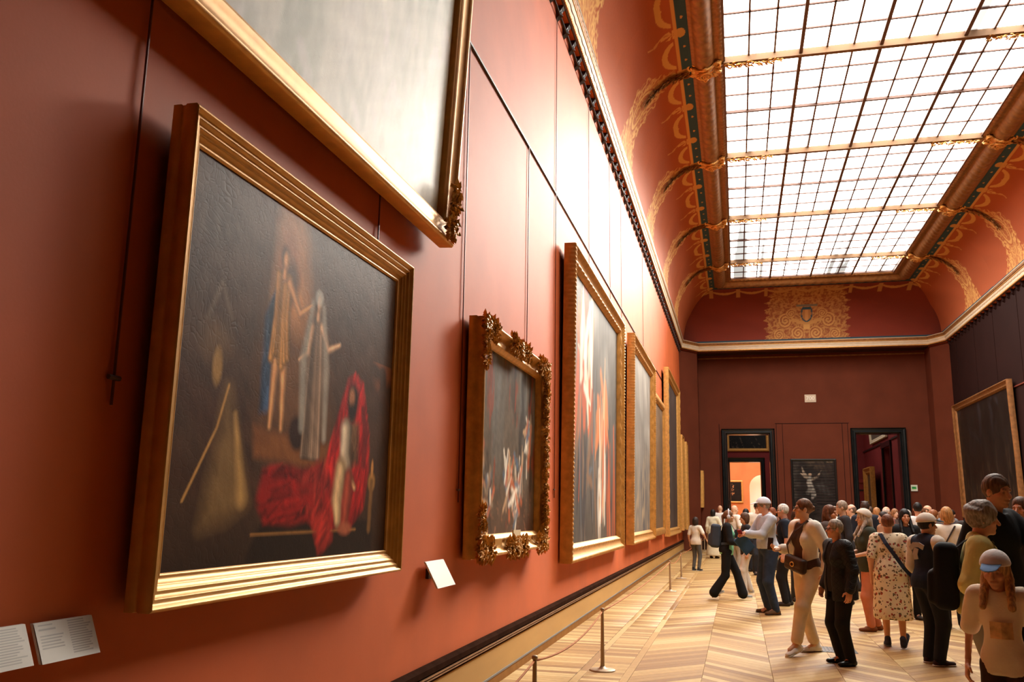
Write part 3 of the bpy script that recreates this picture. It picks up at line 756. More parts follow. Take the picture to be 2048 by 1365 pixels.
# ================================================================== PAINTINGS
class Canvas:
    """paints a small picture as colours on a vertex grid; s to the right 0..1, t up 0..1"""
    def __init__(s, w, h, base, seed=1, asp=1.0):
        s.w, s.h, s.asp = w, h, asp; s.S, s.T = np.meshgrid(np.linspace(0, 1, w), np.linspace(0, 1, h), indexing='ij')
        s.c = np.zeros((w, h, 3)); s.c[:] = lin(base); s.P = np.stack([s.S*asp, s.T, 0*s.S], -1); s.k = seed
    def mix(s, m, col): m = np.clip(m, 0, 1)[..., None]; s.c = s.c*(1-m)+np.asarray(lin(col))*m; return s
    def noise(s, amt, sc, stretch=(1, 1)):
        s.k += 1; n = vnoise(s.P*np.array([stretch[0], stretch[1], 1]), sc*4.5, s.k); s.c = np.clip(s.c*(1+amt*n[..., None]), 0, 1); return s
    def blot(s, col, amt, sc, thr=0.0, soft=0.3, stretch=(1, 1), region=None):
        s.k += 1; n = vnoise(s.P*np.array([stretch[0], stretch[1], 1]), sc*4.5, s.k); m = np.clip((n-thr)/soft, 0, 1)*amt
        if region is not None: m = m*region
        return s.mix(m, col)
    def grad(s, col, t0, t1, amt=1.0, axis='t'):
        A = s.T if axis == 't' else s.S; return s.mix(amt*np.clip((A-t0)/(t1-t0), 0, 1), col)
    def ell(s, cx, cy, rx, ry, col, soft=0.15, rot=0.0, amt=1.0):
        x = (s.S-cx)*s.asp; y = s.T-cy; c, q = math.cos(rot), math.sin(rot); X = x*c+y*q; Y = -x*q+y*c
        d = np.hypot(X/(rx*s.asp), Y/ry); return s.mix(amt*np.clip((1+soft-d)/(2*soft), 0, 1), col)
    def stroke(s, pts, w, col, soft=0.35, amt=1.0):
        D = np.full(s.S.shape, 9.0)
        w = w if isinstance(w, (list, tuple)) else [w]*len(pts)
        for i in range(len(pts)-1):
            a = np.array([pts[i][0]*s.asp, pts[i][1]]); b = np.array([pts[i+1][0]*s.asp, pts[i+1][1]]); ab = b-a
            px = s.S*s.asp-a[0]; py = s.T-a[1]; t = np.clip((px*ab[0]+py*ab[1])/(ab@ab+1e-9), 0, 1)
            ww = w[i]+(w[i+1]-w[i])*t; D = np.minimum(D, np.hypot(px-t*ab[0], py-t*ab[1])/ww)
        return s.mix(amt*np.clip((1+soft-D)/(2*soft), 0, 1), col)
    def poly(s, pts, col, soft=0.01, amt=1.0):
        P = np.array(pts); inside = np.zeros(s.S.shape, bool); d = np.full(s.S.shape, 9.0)
        j = len(P)-1
        for i in range(len(P)):
            xi, yi = P[i]; xj, yj = P[j]
            cond = ((yi > s.T) != (yj > s.T)) & (s.S < (xj-xi)*(s.T-yi)/(yj-yi+1e-12)+xi); inside ^= cond
            a = np.array([xi*s.asp, yi]); ab = np.array([xj*s.asp, yj])-a; px = s.S*s.asp-a[0]; py = s.T-a[1]
            t = np.clip((px*ab[0]+py*ab[1])/(ab@ab+1e-9), 0, 1); d = np.minimum(d, np.hypot(px-t*ab[0], py-t*ab[1])); j = i
        sd = np.where(inside, d, -d); return s.mix(amt*np.clip(sd/soft*0.5+0.5, 0, 1), col)
    def drape(s, pts, col, dirs, n, seed, w=0.012):
        """cloth: filled outline with lighter and darker folds running along dirs"""
        before = s.c.copy(); s.poly(pts, col, 0.018); P = np.array(pts); r = np.random.default_rng(seed); lo, hi = P.min(0), P.max(0)
        filled = s.c.copy(); m = np.clip(np.abs(filled-before).sum(-1)*8, 0, 1)[..., None]
        for k in range(n):
            x, y = r.uniform(lo[0], hi[0]), r.uniform(lo[1], hi[1]); d = dirs[r.integers(len(dirs))]; L = r.uniform(0.5, 1.2)
            f = r.choice([0.35, 0.55, 0.75, 1.15, 1.35]); q = [(x-d[0]*L, y-d[1]*L), (x+r.normal()*0.01, y), (x+d[0]*L+r.normal()*0.012, y+d[1]*L)]
            s.stroke(q, [w*0.3, w*r.uniform(0.5, 1.3), w*0.2], np.minimum(np.array(col)*f, 255), 1.0, 0.55)
        s.c = before*(1-m)+s.c*m
        return s
    def limb(s, pts, w, col):
        """one limb or fold in three tones, lit from the left"""
        col = np.array(col, float); o = 0.35*(w[0] if isinstance(w, (list, tuple)) else w)/s.asp
        ws = w if isinstance(w, (list, tuple)) else [w]*len(pts)
        s.stroke(pts, [q*1.1 for q in ws], col*0.5, 0.45, 0.9)
        s.stroke([(x-o*0.4, y) for x, y in pts], [q*0.8 for q in ws], col*0.85, 0.6, 0.9)
        s.stroke([(x-o, y) for x, y in pts], [q*0.35 for q in ws], np.minimum(col*1.18, 255), 1.0, 0.7)
    def figure(s, x, y, h, cloth, skin=(216, 160, 112), hair=(60, 38, 26), lean=0.0, arm=None, arm2=None, robe=True, amt=1.0):
        """loosely brushed standing figure, feet at (x,y), height h"""
        a = 1/s.asp; hx = x+lean*a; r = np.random.default_rng(int(x*1000))
        if robe:
            for k in range(9):
                u = (k-4)/4; s.limb([(x+u*0.10*h*a, y), (hx+u*0.075*h*a, y+0.45*h), (hx+u*0.045*h*a, y+0.80*h)], [0.022*h, 0.026*h, 0.02*h], np.array(cloth)*r.uniform(0.7, 1.15))
        else:
            for u in (-0.05, 0.07): s.limb([(x+u*h*a, y+0.01*h), (x+u*0.8*h*a, y+0.26*h), (hx+u*0.5*h*a, y+0.5*h)], [0.020*h, 0.034*h, 0.05*h], skin)
            for k in range(7):
                u = (k-3)/3; s.limb([(hx+u*0.085*h*a, y+0.38*h+0.01*r.normal()), (hx+u*0.055*h*a, y+0.60*h), (hx+u*0.06*h*a, y+0.82*h)], [0.026*h, 0.028*h, 0.026*h], np.array(cloth)*r.uniform(0.75, 1.12))
        for ar in (arm, arm2):
            if ar: s.limb([(hx+ar[0][0]*h*a, y+ar[0][1]*h), (hx+ar[1][0]*h*a, y+ar[1][1]*h), (hx+ar[2][0]*h*a, y+ar[2][1]*h)], [0.030*h, 0.024*h, 0.015*h], skin)
        s.limb([(hx, y+0.82*h), (hx, y+0.88*h)], [0.025*h, 0.02*h], skin)
        s.ell(hx-0.004*a, y+0.93*h, 0.045*h*a, 0.062*h, hair, 0.35); s.ell(hx+0.006*h*a, y+0.915*h, 0.030*h*a, 0.045*h, np.array(skin)*0.75, 0.4); s.ell(hx-0.004*h*a, y+0.918*h, 0.016*h*a, 0.032*h, skin, 0.6)
        return s

M_CANVAS = {}
def canvas_mat(rough, crack, spec=None):
    spec = spec if spec is not None else (0.1 if crack else 0.2)
    k = (rough, crack, spec)
    if k not in M_CANVAS: M_CANVAS[k] = mat_attr('oil_canvas', rough, spec=spec, bump=0.0 if crack else 0.15, bscale=30, bdist=0.004, crack=crack, crack_scale=34)
    return M_CANVAS[k]
PROFILES = {
    'flute': [(0, 0), (0, .035), (.004, .04), (.004, .052), (0, .06), (0, .105), (.008, .112), (.014, .108), (.022, .094), (.032, .090), (.042, .094), (.046, .088),
              (.054, .078), (.062, .076), (.070, .080), (.074, .074), (.082, .066), (.090, .066), (.094, .058), (.112, .046), (.118, .050), (.126, .046), (.130, .036)],
    'wide': [(0, 0), (0, .10), (.012, .115), (.03, .115), (.042, .10), (.075, .085), (.12, .082), (.15, .088), (.162, .075), (.175, .072), (.185, .06), (.20, .045), (.205, .03)],
    'ogee': [(0, 0), (0, .07), (.006, .075), (.006, .12), (.018, .145), (.034, .145), (.045, .125), (.07, .095), (.10, .08), (.125, .08), (.14, .09), (.152, .088), (.16, .07), (.175, .062), (.185, .045), (.188, .03)],
    'bead': [(0, 0), (0, .15), (.015, .165), (.04, .165), (.055, .15), (.09, .115), (.13, .10), (.15, .10), (.165, .112), (.18, .10), (.20, .075), (.22, .05), (.222, .03)],
    'slim': [(0, 0), (0, .05), (.01, .06), (.03, .06), (.05, .045), (.075, .04), (.085, .03), (.09, .02)],
    'flat': [(0, 0), (0, .09), (.01, .10), (.12, .10), (.14, .085), (.17, .07), (.18, .05), (.185, .03)],
}
def picture(name, label, origin, rz, W, H, prof, gold, cv, tilt=0.0, relief=None, rough=0.4, crack=0.0, scale=1.0, cat='painting', step=0.04, group=None, gap=0.015, spec=None):
    o = empty(name, origin); o.rotation_euler = (math.radians(tilt), 0, rz); tag(o, label, cat, group)
    pr = [(a*scale, b*scale) for a, b in PROFILES[prof]]
    for (x0, z0), (dx, dz), (nx, nz), L in (((0, 0), (1, 0), (0, 1), W), ((W, 0), (0, 1), (-1, 0), H), ((W, H), (-1, 0), (0, -1), W), ((0, H), (0, -1), (1, 0), H)):
        def fn(A, B, T):
            t = T/L; u = A+(L-2*A)*t; return x0+dx*u+nx*A-W/2, -B, z0+dz*u+nz*A
        n = max(2, int(L/step)) if relief else 2
        V, F = sweep(fn, pr, np.linspace(0, L, n), relief); obj('frame_rail', mesh_np('frame_rail', V, F, smooth=bool(relief)), gold, o)
    a, b = pr[-1]; a -= 0.006
    V = np.stack([a+cv.S*(W-2*a)-W/2, 0*cv.S-b, a+cv.T*(H-2*a)], -1).reshape(-1, 3)
    obj('canvas', mesh_np('canvas', V, grid_faces(cv.w, cv.h), cv.c.reshape(-1, 3), True), canvas_mat(rough, crack, spec), o)
    MB().box(-W/2+0.01, W/2-0.01, -0.02, 0.0, 0.01, H-0.01).build('backboard', M_DARK, o)
    MB().box(-W*0.3, W*0.3, 0.0, gap, H*0.15, H*0.2).build('wall_batten', M_DARK, o)
    return o
def on_left(y0, y1, z0, xback): return (xback, (y0+y1)/2, z0)
R90 = math.pi/2
M_GOLD_P = mat('pale_gilding', (214, 158, 82), 0.42, 0.35, var=0.12, vscale=10, bump=0.15, bscale=50, bdist=0.003)
M_GOLD_R = mat('red_gilding', (200, 140, 68), 0.42, 0.35, var=0.2, vscale=9, bump=0.2, bscale=40, bdist=0.004)

# --- large painting nearest the camera (figures in a dark room)
asp = 2.2/1.7
c = Canvas(270, 215, (66, 47, 34), 2, asp); c.noise(0.35, 5); c.blot((92, 74, 62), 0.5, 7, 0.1, 0.8, region=np.clip((c.T-0.45)*2.2, 0, 1))
c.grad((24, 16, 12), 0.35, 0.0, 0.6)
c.blot((70, 40, 24), 0.4, 4, 0.2, 0.5)
c.poly([(0.29, 0.36), (0.31, 0.80), (0.36, 0.97), (0.45, 0.97), (0.62, 0.36)], (128, 88, 54), 0.08, 0.5)            # lit opening
c.poly([(0.34, 0.98), (0.42, 0.98), (0.47, 0.72), (0.43, 0.66), (0.33, 0.68)], (206, 146, 88), 0.06, 0.75)
c.ell(0.37, 0.84, 0.05, 0.10, (140, 92, 60), 0.4); c.ell(0.385, 0.79, 0.035, 0.06, (84, 58, 40), 0.4)
c.poly([(0.27, 0.36), (0.62, 0.34), (0.63, 0.26), (0.28, 0.28)], (128, 80, 40), 0.015, 0.8)                             # stone sill
c.drape([(0.285, 0.66), (0.325, 0.74), (0.345, 0.42), (0.29, 0.40)], (52, 76, 108), [(0.0, 0.10)], 30, 12)                               # blue cloak
c.figure(0.355, 0.36, 0.53, (200, 146, 78), (214, 156, 104), (86, 56, 34), 0.0, ((0.06, 0.80), (0.20, 0.66), (0.34, 0.74)), None, False)
c.ell(0.455, 0.36, 0.035, 0.05, (46, 26, 18), 0.2, 0.6)
c.figure(0.525, 0.30, 0.51, (142, 120, 102), (216, 172, 134), (52, 36, 28), 0.0, ((0.06, 0.78), (0.16, 0.66), (0.32, 0.72)), ((-0.07, 0.76), (-0.10, 0.60), (-0.20, 0.54)))
c.stroke([(0.495, 0.76), (0.465, 0.58), (0.475, 0.38)], [0.012, 0.022, 0.016], (150, 150, 142), 0.6, 0.75)
c.stroke([(0.550, 0.76), (0.580, 0.58), (0.590, 0.36)], [0.012, 0.020, 0.014], (156, 152, 142), 0.6, 0.75)
c.ell(0.525, 0.785, 0.02, 0.025, (196, 200, 196), 0.3, 0, 0.6)
c.poly([(0.28, 0.03), (0.33, 0.11), (0.90, 0.11), (0.91, 0.0), (0.28, 0.0)], (30, 20, 14), 0.01); c.stroke([(0.29, 0.078), (0.80, 0.080)], 0.004, (128, 92, 50), 0.5)
c.drape([(0.30, 0.17), (0.32, 0.25), (0.42, 0.27), (0.55, 0.25), (0.58, 0.12), (0.45, 0.10), (0.34, 0.11)], (136, 26, 24), [(0.06, 0.01), (0.04, 0.03), (0.02, -0.04)], 60, 5)      # cushion
c.drape([(0.58, 0.20), (0.63, 0.34), (0.675, 0.46), (0.71, 0.565), (0.755, 0.59), (0.80, 0.565), (0.825, 0.49), (0.85, 0.42), (0.865, 0.28), (0.84, 0.15), (0.76, 0.09), (0.66, 0.09)], (164, 30, 30), [(0.02, 0.09), (0.0, 0.10), (0.03, 0.06)], 110, 6)
c.drape([(0.47, 0.24), (0.60, 0.30), (0.655, 0.20), (0.665, 0.05), (0.60, 0.015), (0.56, 0.10), (0.50, 0.14)], (142, 38, 32), [(0.01, 0.08), (0.04, 0.05)], 70, 7)
c.ell(0.745, 0.50, 0.034, 0.065, (40, 26, 20), 0.3); c.ell(0.738, 0.51, 0.016, 0.030, (150, 100, 70), 0.4); c.ell(0.742, 0.455, 0.02, 0.035, (36, 24, 18), 0.4)
c.drape([(0.715, 0.43), (0.785, 0.43), (0.795, 0.30), (0.70, 0.27)], (88, 64, 44), [(0.0, 0.06)], 30, 8)
c.limb([(0.712, 0.40), (0.712, 0.32), (0.745, 0.255)], [0.034, 0.032, 0.018], (204, 188, 164)); c.limb([(0.755, 0.245), (0.782, 0.215)], [0.014, 0.010], (220, 164, 118))
c.limb([(0.70, 0.27), (0.685, 0.18), (0.695, 0.11)], [0.040, 0.036, 0.022], (200, 172, 130)); c.limb([(0.745, 0.25), (0.74, 0.16), (0.735, 0.10)], [0.03, 0.03, 0.022], (150, 66, 48)); c.ell(0.735, 0.085, 0.035, 0.02, (150, 84, 60), 0.4)
c.stroke([(0.81, 0.48), (0.835, 0.40), (0.83, 0.30)], [0.014, 0.022, 0.02], (104, 28, 26))
c.poly([(0.165, 0.44), (0.175, 0.44), (0.265, 0.16), (0.20, 0.12), (0.11, 0.10)], (122, 98, 62), 0.035, 0.85); c.stroke([(0.20, 0.38), (0.245, 0.17)], [0.008, 0.02], (196, 158, 96), 0.9, 0.6)
c.stroke([(0.17, 0.45), (0.14, 0.34), (0.05, 0.16)], 0.004, (176, 136, 78), 0.6); c.ell(0.115, 0.55, 0.05, 0.05, (92, 70, 46), 0.5); c.ell(0.125, 0.49, 0.016, 0.045, (150, 118, 66), 0.3)
c.stroke([(0.08, 0.60), (0.12, 0.70), (0.16, 0.62)], 0.008, (96, 78, 60), 0.8, 0.7)
c.ell(0.89, 0.24, 0.022, 0.03, (150, 112, 58), 0.3); c.stroke([(0.89, 0.24), (0.885, 0.08)], 0.014, (110, 80, 44), 0.5); c.ell(0.89, 0.285, 0.008, 0.03, (170, 120, 66), 0.3)
c.blot((150, 84, 44), 0.35, 6, 0.2, 0.4, region=((c.S > 0.86) & (c.T > 0.45) & (c.T < 0.66)).astype(float)); c.noise(0.18, 26); c.c = np.clip(c.c*np.array([1.55, 1.42, 1.3]), 0, 1)
picture('framed_painting', 'large dark painting with a red draped seated figure in fluted gilt frame', on_left(2.83, 5.285, 1.165, -2.15), R90, 2.455, 1.96, 'flute', M_GOLD_P, c, 0.3, gap=0.05, rough=0.45, crack=0.05, scale=1.0)

# --- huge pale painting hung above it
asp = 4.6/3.4
c = Canvas(180, 140, (226, 222, 206), 12, asp); c.noise(0.10, 4); c.blot((160, 168, 142), 0.6, 6, 0.1, 0.6, (1, 0.6)); c.blot((234, 230, 220), 0.75, 7, 0.15, 0.5, (1, 0.5))
c.blot((150, 158, 134), 0.4, 14, 0.3, 0.4, (1, 0.4)); c.blot((236, 226, 222), 0.6, 9, 0.3, 0.3); c.grad((120, 110, 88), 0.5, 0.0, 0.7, 's'); c.noise(0.10, 24, (1, 0.5)); c.noise(0.06, 60)
P0 = picture('framed_painting', 'huge pale green-grey painting hung high at the top in a plain gilt frame', on_left(1.2, 6.07, 3.50, -2.135), R90, 4.87, 3.6, 'wide', M_GOLD_P, c, 3.0, gap=0.065, rough=0.5, crack=0.03, spec=0.5)

# --- ornate framed dark interior
asp = 2.33/1.67
c = Canvas(190, 150, (92, 80, 66), 31, asp); c.blot((110, 112, 108), 0.7, 3.2, 0.0, 0.5, (1, 0.3), np.clip(c.T*1.6-0.3, 0, 1)); c.blot((40, 32, 26), 0.8, 4, 0.1, 0.5, (1.2, 0.5)); c.grad((84, 56, 38), 0.35, 0.0, 0.8)
c.blot((132, 58, 34), 0.7, 5, 0.45, 0.2, (2.2, 0.5)); c.noise(0.2, 9, (2, 0.6))
rg = np.random.default_rng(4)
for x, y in ((0.07, 0.34), (0.20, 0.20), (0.50, 0.33), (0.70, 0.35), (0.62, 0.2), (0.86, 0.6)):                 # soft patches of pale and bright cloth
    for k in range(26):
        cc = [(224, 214, 196), (198, 158, 120), (84, 104, 122), (186, 96, 56), (150, 128, 104), (60, 46, 36)][rg.integers(6)]
        c.stroke([(x+rg.normal()*0.035, y+rg.normal()*0.08), (x+rg.normal()*0.035, y+rg.normal()*0.08)], [abs(rg.normal())*0.012+0.008, 0.014], cc, 0.7, 0.75)
c.blot((176, 120, 84), 0.4, 16, 0.4, 0.3, (1, 1), np.clip(1-c.T*2.6, 0, 1)); c.noise(0.15, 30); c.c = np.clip(c.c*1.3, 0, 1)
def orn_relief(A, B, T):
    r = 0.012*np.sin(T*34+9*np.sin(T*5))*np.sin(A*70)*((A > 0.04) & (A < 0.13)); return 0*T, r
P2 = picture('framed_painting', 'dark interior painting in an ornate gilt frame with leafy corners', on_left(6.98, 9.62, 1.145, -2.175), R90, 2.64, 2.03, 'ogee', M_GOLD, c, 0.2, orn_relief, 0.4, 0.0, step=0.012)
def acanthus(parent, pts, name, n, spread_, seed, gold=M_GOLD_P):
    r = random.Random(seed); mb = MB()
    for k in range(n):
        cx_, cz = pts[k % len(pts)]; a = r.uniform(0, 6.28); rr = spread_*math.sqrt(r.random())
        p = Vector((cx_+rr*math.cos(a), -0.125-r.uniform(0, 0.035), cz+rr*math.sin(a)))
        leaf_tri(mb, p, Vector((math.cos(a)+r.uniform(-.5, .5), r.uniform(-0.35, 0.2), math.sin(a)+r.uniform(-.5, .5))), Vector((0, -1, 0)), r.uniform(0.035, 0.07), 0.016)
        if k % 5 == 0: mb.ball((p.x, p.y, p.z), r.uniform(0.010, 0.022), 6, 4)
    return mb.build(name, gold, parent)
W2, H2 = 2.64, 2.03
acanthus(P0, [(4.87/2-0.10, 0.10), (4.87/2-0.10, 0.2), (4.87/2-0.10, 0.3), (4.87/2-0.10, 0.40), (4.87/2-0.2, 0.10)], 'corner_ornament', 170, 0.06, 71)
for i, (sx, sz) in enumerate(((-1, 0), (1, 0), (-1, 1), (1, 1))):
    x, z = sx*(W2/2-0.07), (0.07 if sz == 0 else H2-0.07); dz = 1 if sz == 0 else -1
    acanthus(P2, [(x, z), (x, z+dz*0.14), (x-sx*0.16, z), (x-sx*0.30, z), (x, z+dz*0.28)], 'corner_ornament', 330, 0.08, 40+i)
for i, (x, z) in enumerate(((0, 0.06), (0, H2-0.06))): acanthus(P2, [(x, z), (x-0.16, z), (x+0.16, z), (x-0.3, z), (x+0.3, z)], 'centre_ornament', 300, 0.075, 50+i)
for i, sx in enumerate((1,)): acanthus(P2, [(sx*(W2/2-0.08), H2*t) for t in np.linspace(0.2, 0.8, 13)], 'side_ornament', 380, 0.055, 60+i)
MB().box(-0.14, 0.14, -0.13, -0.115, 0.125, 0.215).build('title_plate', mat('cream_plate', (226, 204, 166), 0.4), P2)

# --- tall painting with orange and white drapery
asp = 5.0/3.75
c = Canvas(190, 150, (88, 80, 72), 51, asp); c.blot((128, 124, 116), 0.8, 3, 0.1, 0.5, (1, 0.5), np.clip(c.T*2-0.8, 0, 1)); c.grad((70, 58, 48), 0.5, 0.0, 0.6); c.noise(0.3, 8, (1.2, 0.4))
rg = np.random.default_rng(8)
def sweepstrokes(n, box, cols, wmin, wmax, lean=(0.03, 0.18), amt=0.85):
    for _ in range(n):
        x, y = rg.uniform(box[0], box[1]), rg.uniform(box[2], box[3]); dx, dy = rg.normal()*lean[0], rg.normal()*lean[1]
        c.stroke([(x-dx, y-dy), (x, y), (x+dx+rg.normal()*0.02, y+dy)], [rg.uniform(wmin, wmax)*0.5, rg.uniform(wmin, wmax), 0.006], cols[rg.integers(len(cols))], 0.6, amt)
sweepstrokes(22, (0.02, 0.95, 0.05, 0.55), [(60, 50, 44), (112, 84, 60), (140, 116, 92), (44, 40, 40)], 0.01, 0.04)
sweepstrokes(14, (0.12, 0.42, 0.45, 0.85), [(196, 84, 34), (210, 112, 54), (172, 74, 34)], 0.02, 0.06)
sweepstrokes(12, (0.52, 0.75, 0.42, 0.62), [(198, 88, 40), (206, 120, 66)], 0.02, 0.05)
sweepstrokes(12, (0.20, 0.45, 0.50, 0.88), [(232, 220, 202), (214, 196, 172)], 0.015, 0.045)
sweepstrokes(16, (0.50, 0.72, 0.05, 0.50), [(228, 214, 196), (206, 164, 124), (190, 178, 164)], 0.01, 0.035, (0.01, 0.16))
sweepstrokes(8, (0.62, 0.98, 0.02, 0.30), [(190, 90, 44), (150, 74, 40)], 0.02, 0.04)
sweepstrokes(14, (0.05, 0.5, 0.08, 0.45), [(58, 52, 52), (92, 96, 100), (124, 92, 66)], 0.01, 0.035)
c.noise(0.15, 22, (1, 0.5))
def bead_relief(A, B, T): return 0*T, 0.006*np.sin(T*105)*((A > 0.01) & (A < 0.05))+0.008*np.sin(T*24)*((A > 0.15) & (A < 0.19))
def hung(label, y0, y1, z0, z1, prof, gold, cv, tilt, relief=None, xb=-2.185, scale=1.0, step=0.05):
    return picture('framed_painting', label, on_left(y0, y1, z0, xb), R90, y1-y0, z1-z0, prof, gold, cv, tilt, relief, 0.55, 0.0, scale, step=step, gap=xb-XL)
hung('tall painting of swirling orange and white drapery in a beaded gilt frame', 11.1, 16.45, 0.895, 5.08, 'bead', M_GOLD_R, c, 0.65, bead_relief, step=0.012)
# --- further paintings along the wall
c = Canvas(120, 100, (120, 112, 104), 61, 1.1); c.blot((168, 160, 150), 0.7, 3, 0, 0.6, region=np.clip(c.T*1.6-0.4, 0, 1)); c.noise(0.3, 9, (1.4, 0.4)); c.blot((70, 74, 84), 0.7, 7, 0.2, 0.3, (1.5, 0.4), np.clip(1.2-c.T*2, 0, 1)); c.blot((196, 168, 130), 0.6, 9, 0.3, 0.3, (1.5, 0.5), np.clip(1.2-c.T*2, 0, 1))
hung('pale sky painting beyond the orange drapery painting in a deep gilt frame', 17.95, 22.9, 0.89, 5.22, 'bead', M_GOLD_R, c, 0.9, bead_relief, step=0.015)
c = Canvas(50, 40, (116, 92, 70), 63, 1.0); c.noise(0.3, 6)
hung('narrow glimpse of a brown painting in a plain dark gold frame', 23.4, 27.0, 0.92, 4.75, 'flat', M_GOLD_R, c, 0.6)
c = Canvas(80, 70, (74, 62, 56), 65, 1.0); c.noise(0.3, 6, (1.4, 0.5)); c.blot((96, 88, 90), 0.6, 5, 0.2, 0.4, (1.5, 0.4))
P6 = hung('tall dark grey-brown painting with title block near the end of the wall', 27.75, 33.6, 0.81, 6.08, 'bead', M_GOLD, c, 0.55, bead_relief)
c = Canvas(20, 20, (90, 70, 56), 66, 1.0)
hung('second to last gilt frame on the left wall, seen edge-on', 34.4, 35.7, 0.87, 4.5, 'bead', M_GOLD, c, 0, None, -2.13)
c = Canvas(20, 20, (90, 70, 56), 67, 1.0)
hung('last gilt frame on the left wall by the corner pilaster', 36.0, 36.9, 0.87, 4.35, 'bead', M_GOLD, c, 0, None, -2.06)
c = Canvas(20, 20, (90, 70, 56), 68, 1.0)
picture('framed_painting', 'gilt frame seen edge-on beyond the corner pilaster left of the doorway', (-1.5, 38.85, 1.76), R90, 0.8, 1.55, 'bead', M_GOLD_P, c, 1.0, scale=0.75)

# --- right wall: large dark painting
c = Canvas(160, 100, (30, 27, 24), 71, 1.9); c.noise(0.3, 5); c.blot((70, 58, 46), 0.6, 6, 0.25, 0.4, (1.4, 0.5), np.clip(1.1-c.T*1.4, 0, 1)*np.clip(c.T*5, 0, 1)); c.blot((110, 84, 56), 0.45, 10, 0.45, 0.3, (1.6, 0.4), np.clip(1-c.T*1.7, 0, 1)); c.blot((58, 56, 62), 0.4, 4, 0.2, 0.4, region=np.clip(c.T*2-1, 0, 1))
picture('framed_painting', 'very dark wide painting in a thin gilt frame on the right wall', (XR-0.02, 33.0, 1.5), -R90, 7.2, 4.22, 'bead', M_GOLD_D, c, 1.0, bead_relief, step=0.06)
# --- end wall: pale figure on dark clouds, black frame
c = Canvas(90, 130, (52, 48, 46), 81, 0.7); c.blot((112, 96, 78), 0.9, 3.0, 0.0, 0.5, region=np.clip(c.T*3-1.9, 0, 1)); c.blot((84, 78, 72), 0.8, 4, 0.1, 0.5); c.blot((26, 26, 28), 0.7, 4, 0.1, 0.5, region=np.clip(1.4-c.T*1.8, 0, 1)); c.blot((190, 160, 120), 0.7, 3.5, 0.3, 0.3, region=np.clip(c.T*5-4.1, 0, 1))
for pts in (((0.38, 0.70), (0.28, 0.74), (0.18, 0.80)), ((0.36, 0.72), (0.26, 0.80), (0.22, 0.90)), ((0.46, 0.70), (0.58, 0.73), (0.68, 0.84))): c.stroke(pts, [0.018, 0.02, 0.006], (206, 184, 160), 0.5)
c.ell(0.41, 0.77, 0.04, 0.03, (206, 176, 148), 0.3); c.stroke([(0.40, 0.72), (0.38, 0.64), (0.44, 0.52), (0.50, 0.44)], [0.03, 0.04, 0.045, 0.03], (196, 190, 178)); c.stroke([(0.42, 0.56), (0.34, 0.48)], 0.03, (150, 146, 138), 0.5); c.stroke([(0.47, 0.48), (0.44, 0.38)], [0.03, 0.02], (160, 154, 146))
c.ell(0.68, 0.58, 0.14, 0.04, (112, 110, 106), 0.3, -0.3); c.ell(0.76, 0.50, 0.16, 0.04, (100, 98, 96), 0.3, -0.5); c.noise(0.12, 5)
M_BLACKFR = mat('black_frame', (22, 22, 22), 0.35)
picture('framed_painting', 'pale figure with raised arms among dark clouds in a black frame on the end wall', (3.165, YE-0.01, 1.15), 0, 1.83, 2.70, 'slim', M_BLACKFR, c, 0.8)
# --- rooms beyond
c = Canvas(60, 40, (24, 22, 20), 91, 1.5); c.blot((110, 92, 76), 0.6, 8, 0.55, 0.2); c.noise(0.3, 6)
picture('framed_painting', 'dark painting with gilt frame above the inner doorway', (0.72, Y2-0.02, 5.22), 0, 2.5, 1.9, 'flat', M_GOLD_P, c, 0)
c = Canvas(50, 70, (30, 24, 20), 92, 0.7); c.blot((190, 130, 84), 0.9, 7, 0.45, 0.25, region=(np.hypot(c.S-0.5, (c.T-0.5)*0.8) < 0.33).astype(float)); c.noise(0.3, 6)
picture('framed_painting', 'small dark painting on the ochre wall seen through both doorways', (-0.30, Y3-0.02, 2.33), 0, 1.55, 1.75, 'flat', M_GOLD_P, c, 0, scale=0.75)
c = Canvas(20, 20, (84, 66, 50), 93, 1.0)
picture('framed_painting', 'deep gilt frame seen obliquely through the right doorway', (7.0, 50.6, 1.4), -R90, 2.7, 2.65, 'bead', M_GOLD_R, c, 0, scale=1.5, gap=0.3)
c = Canvas(20, 20, (100, 90, 80), 94, 1.0)
picture('framed_painting', 'high painting with pale frame visible through the right doorway', (7.28, 49.0, 5.36), -R90, 5.2, 2.6, 'wide', M_CREAM, c, 3)
cab = MB().box(-0.34, 0.34, -0.4, 0.4, 0, 3.3).build('red_cabinet', mat('red_lacquer', (140, 48, 42), 0.4), None, loc=(6.55, 52.5, 0)); tag(cab, 'tall dark red cabinet standing in the room behind the right doorway', 'cabinet')
MB().box(-0.40, 0.40, -0.46, 0.46, 3.3, 3.5).build('cornice', cab.data.materials[0], cab); MB().box(-0.36, 0.36, -0.42, 0.42, 2.85, 2.93).build('band', M_DARK, cab)

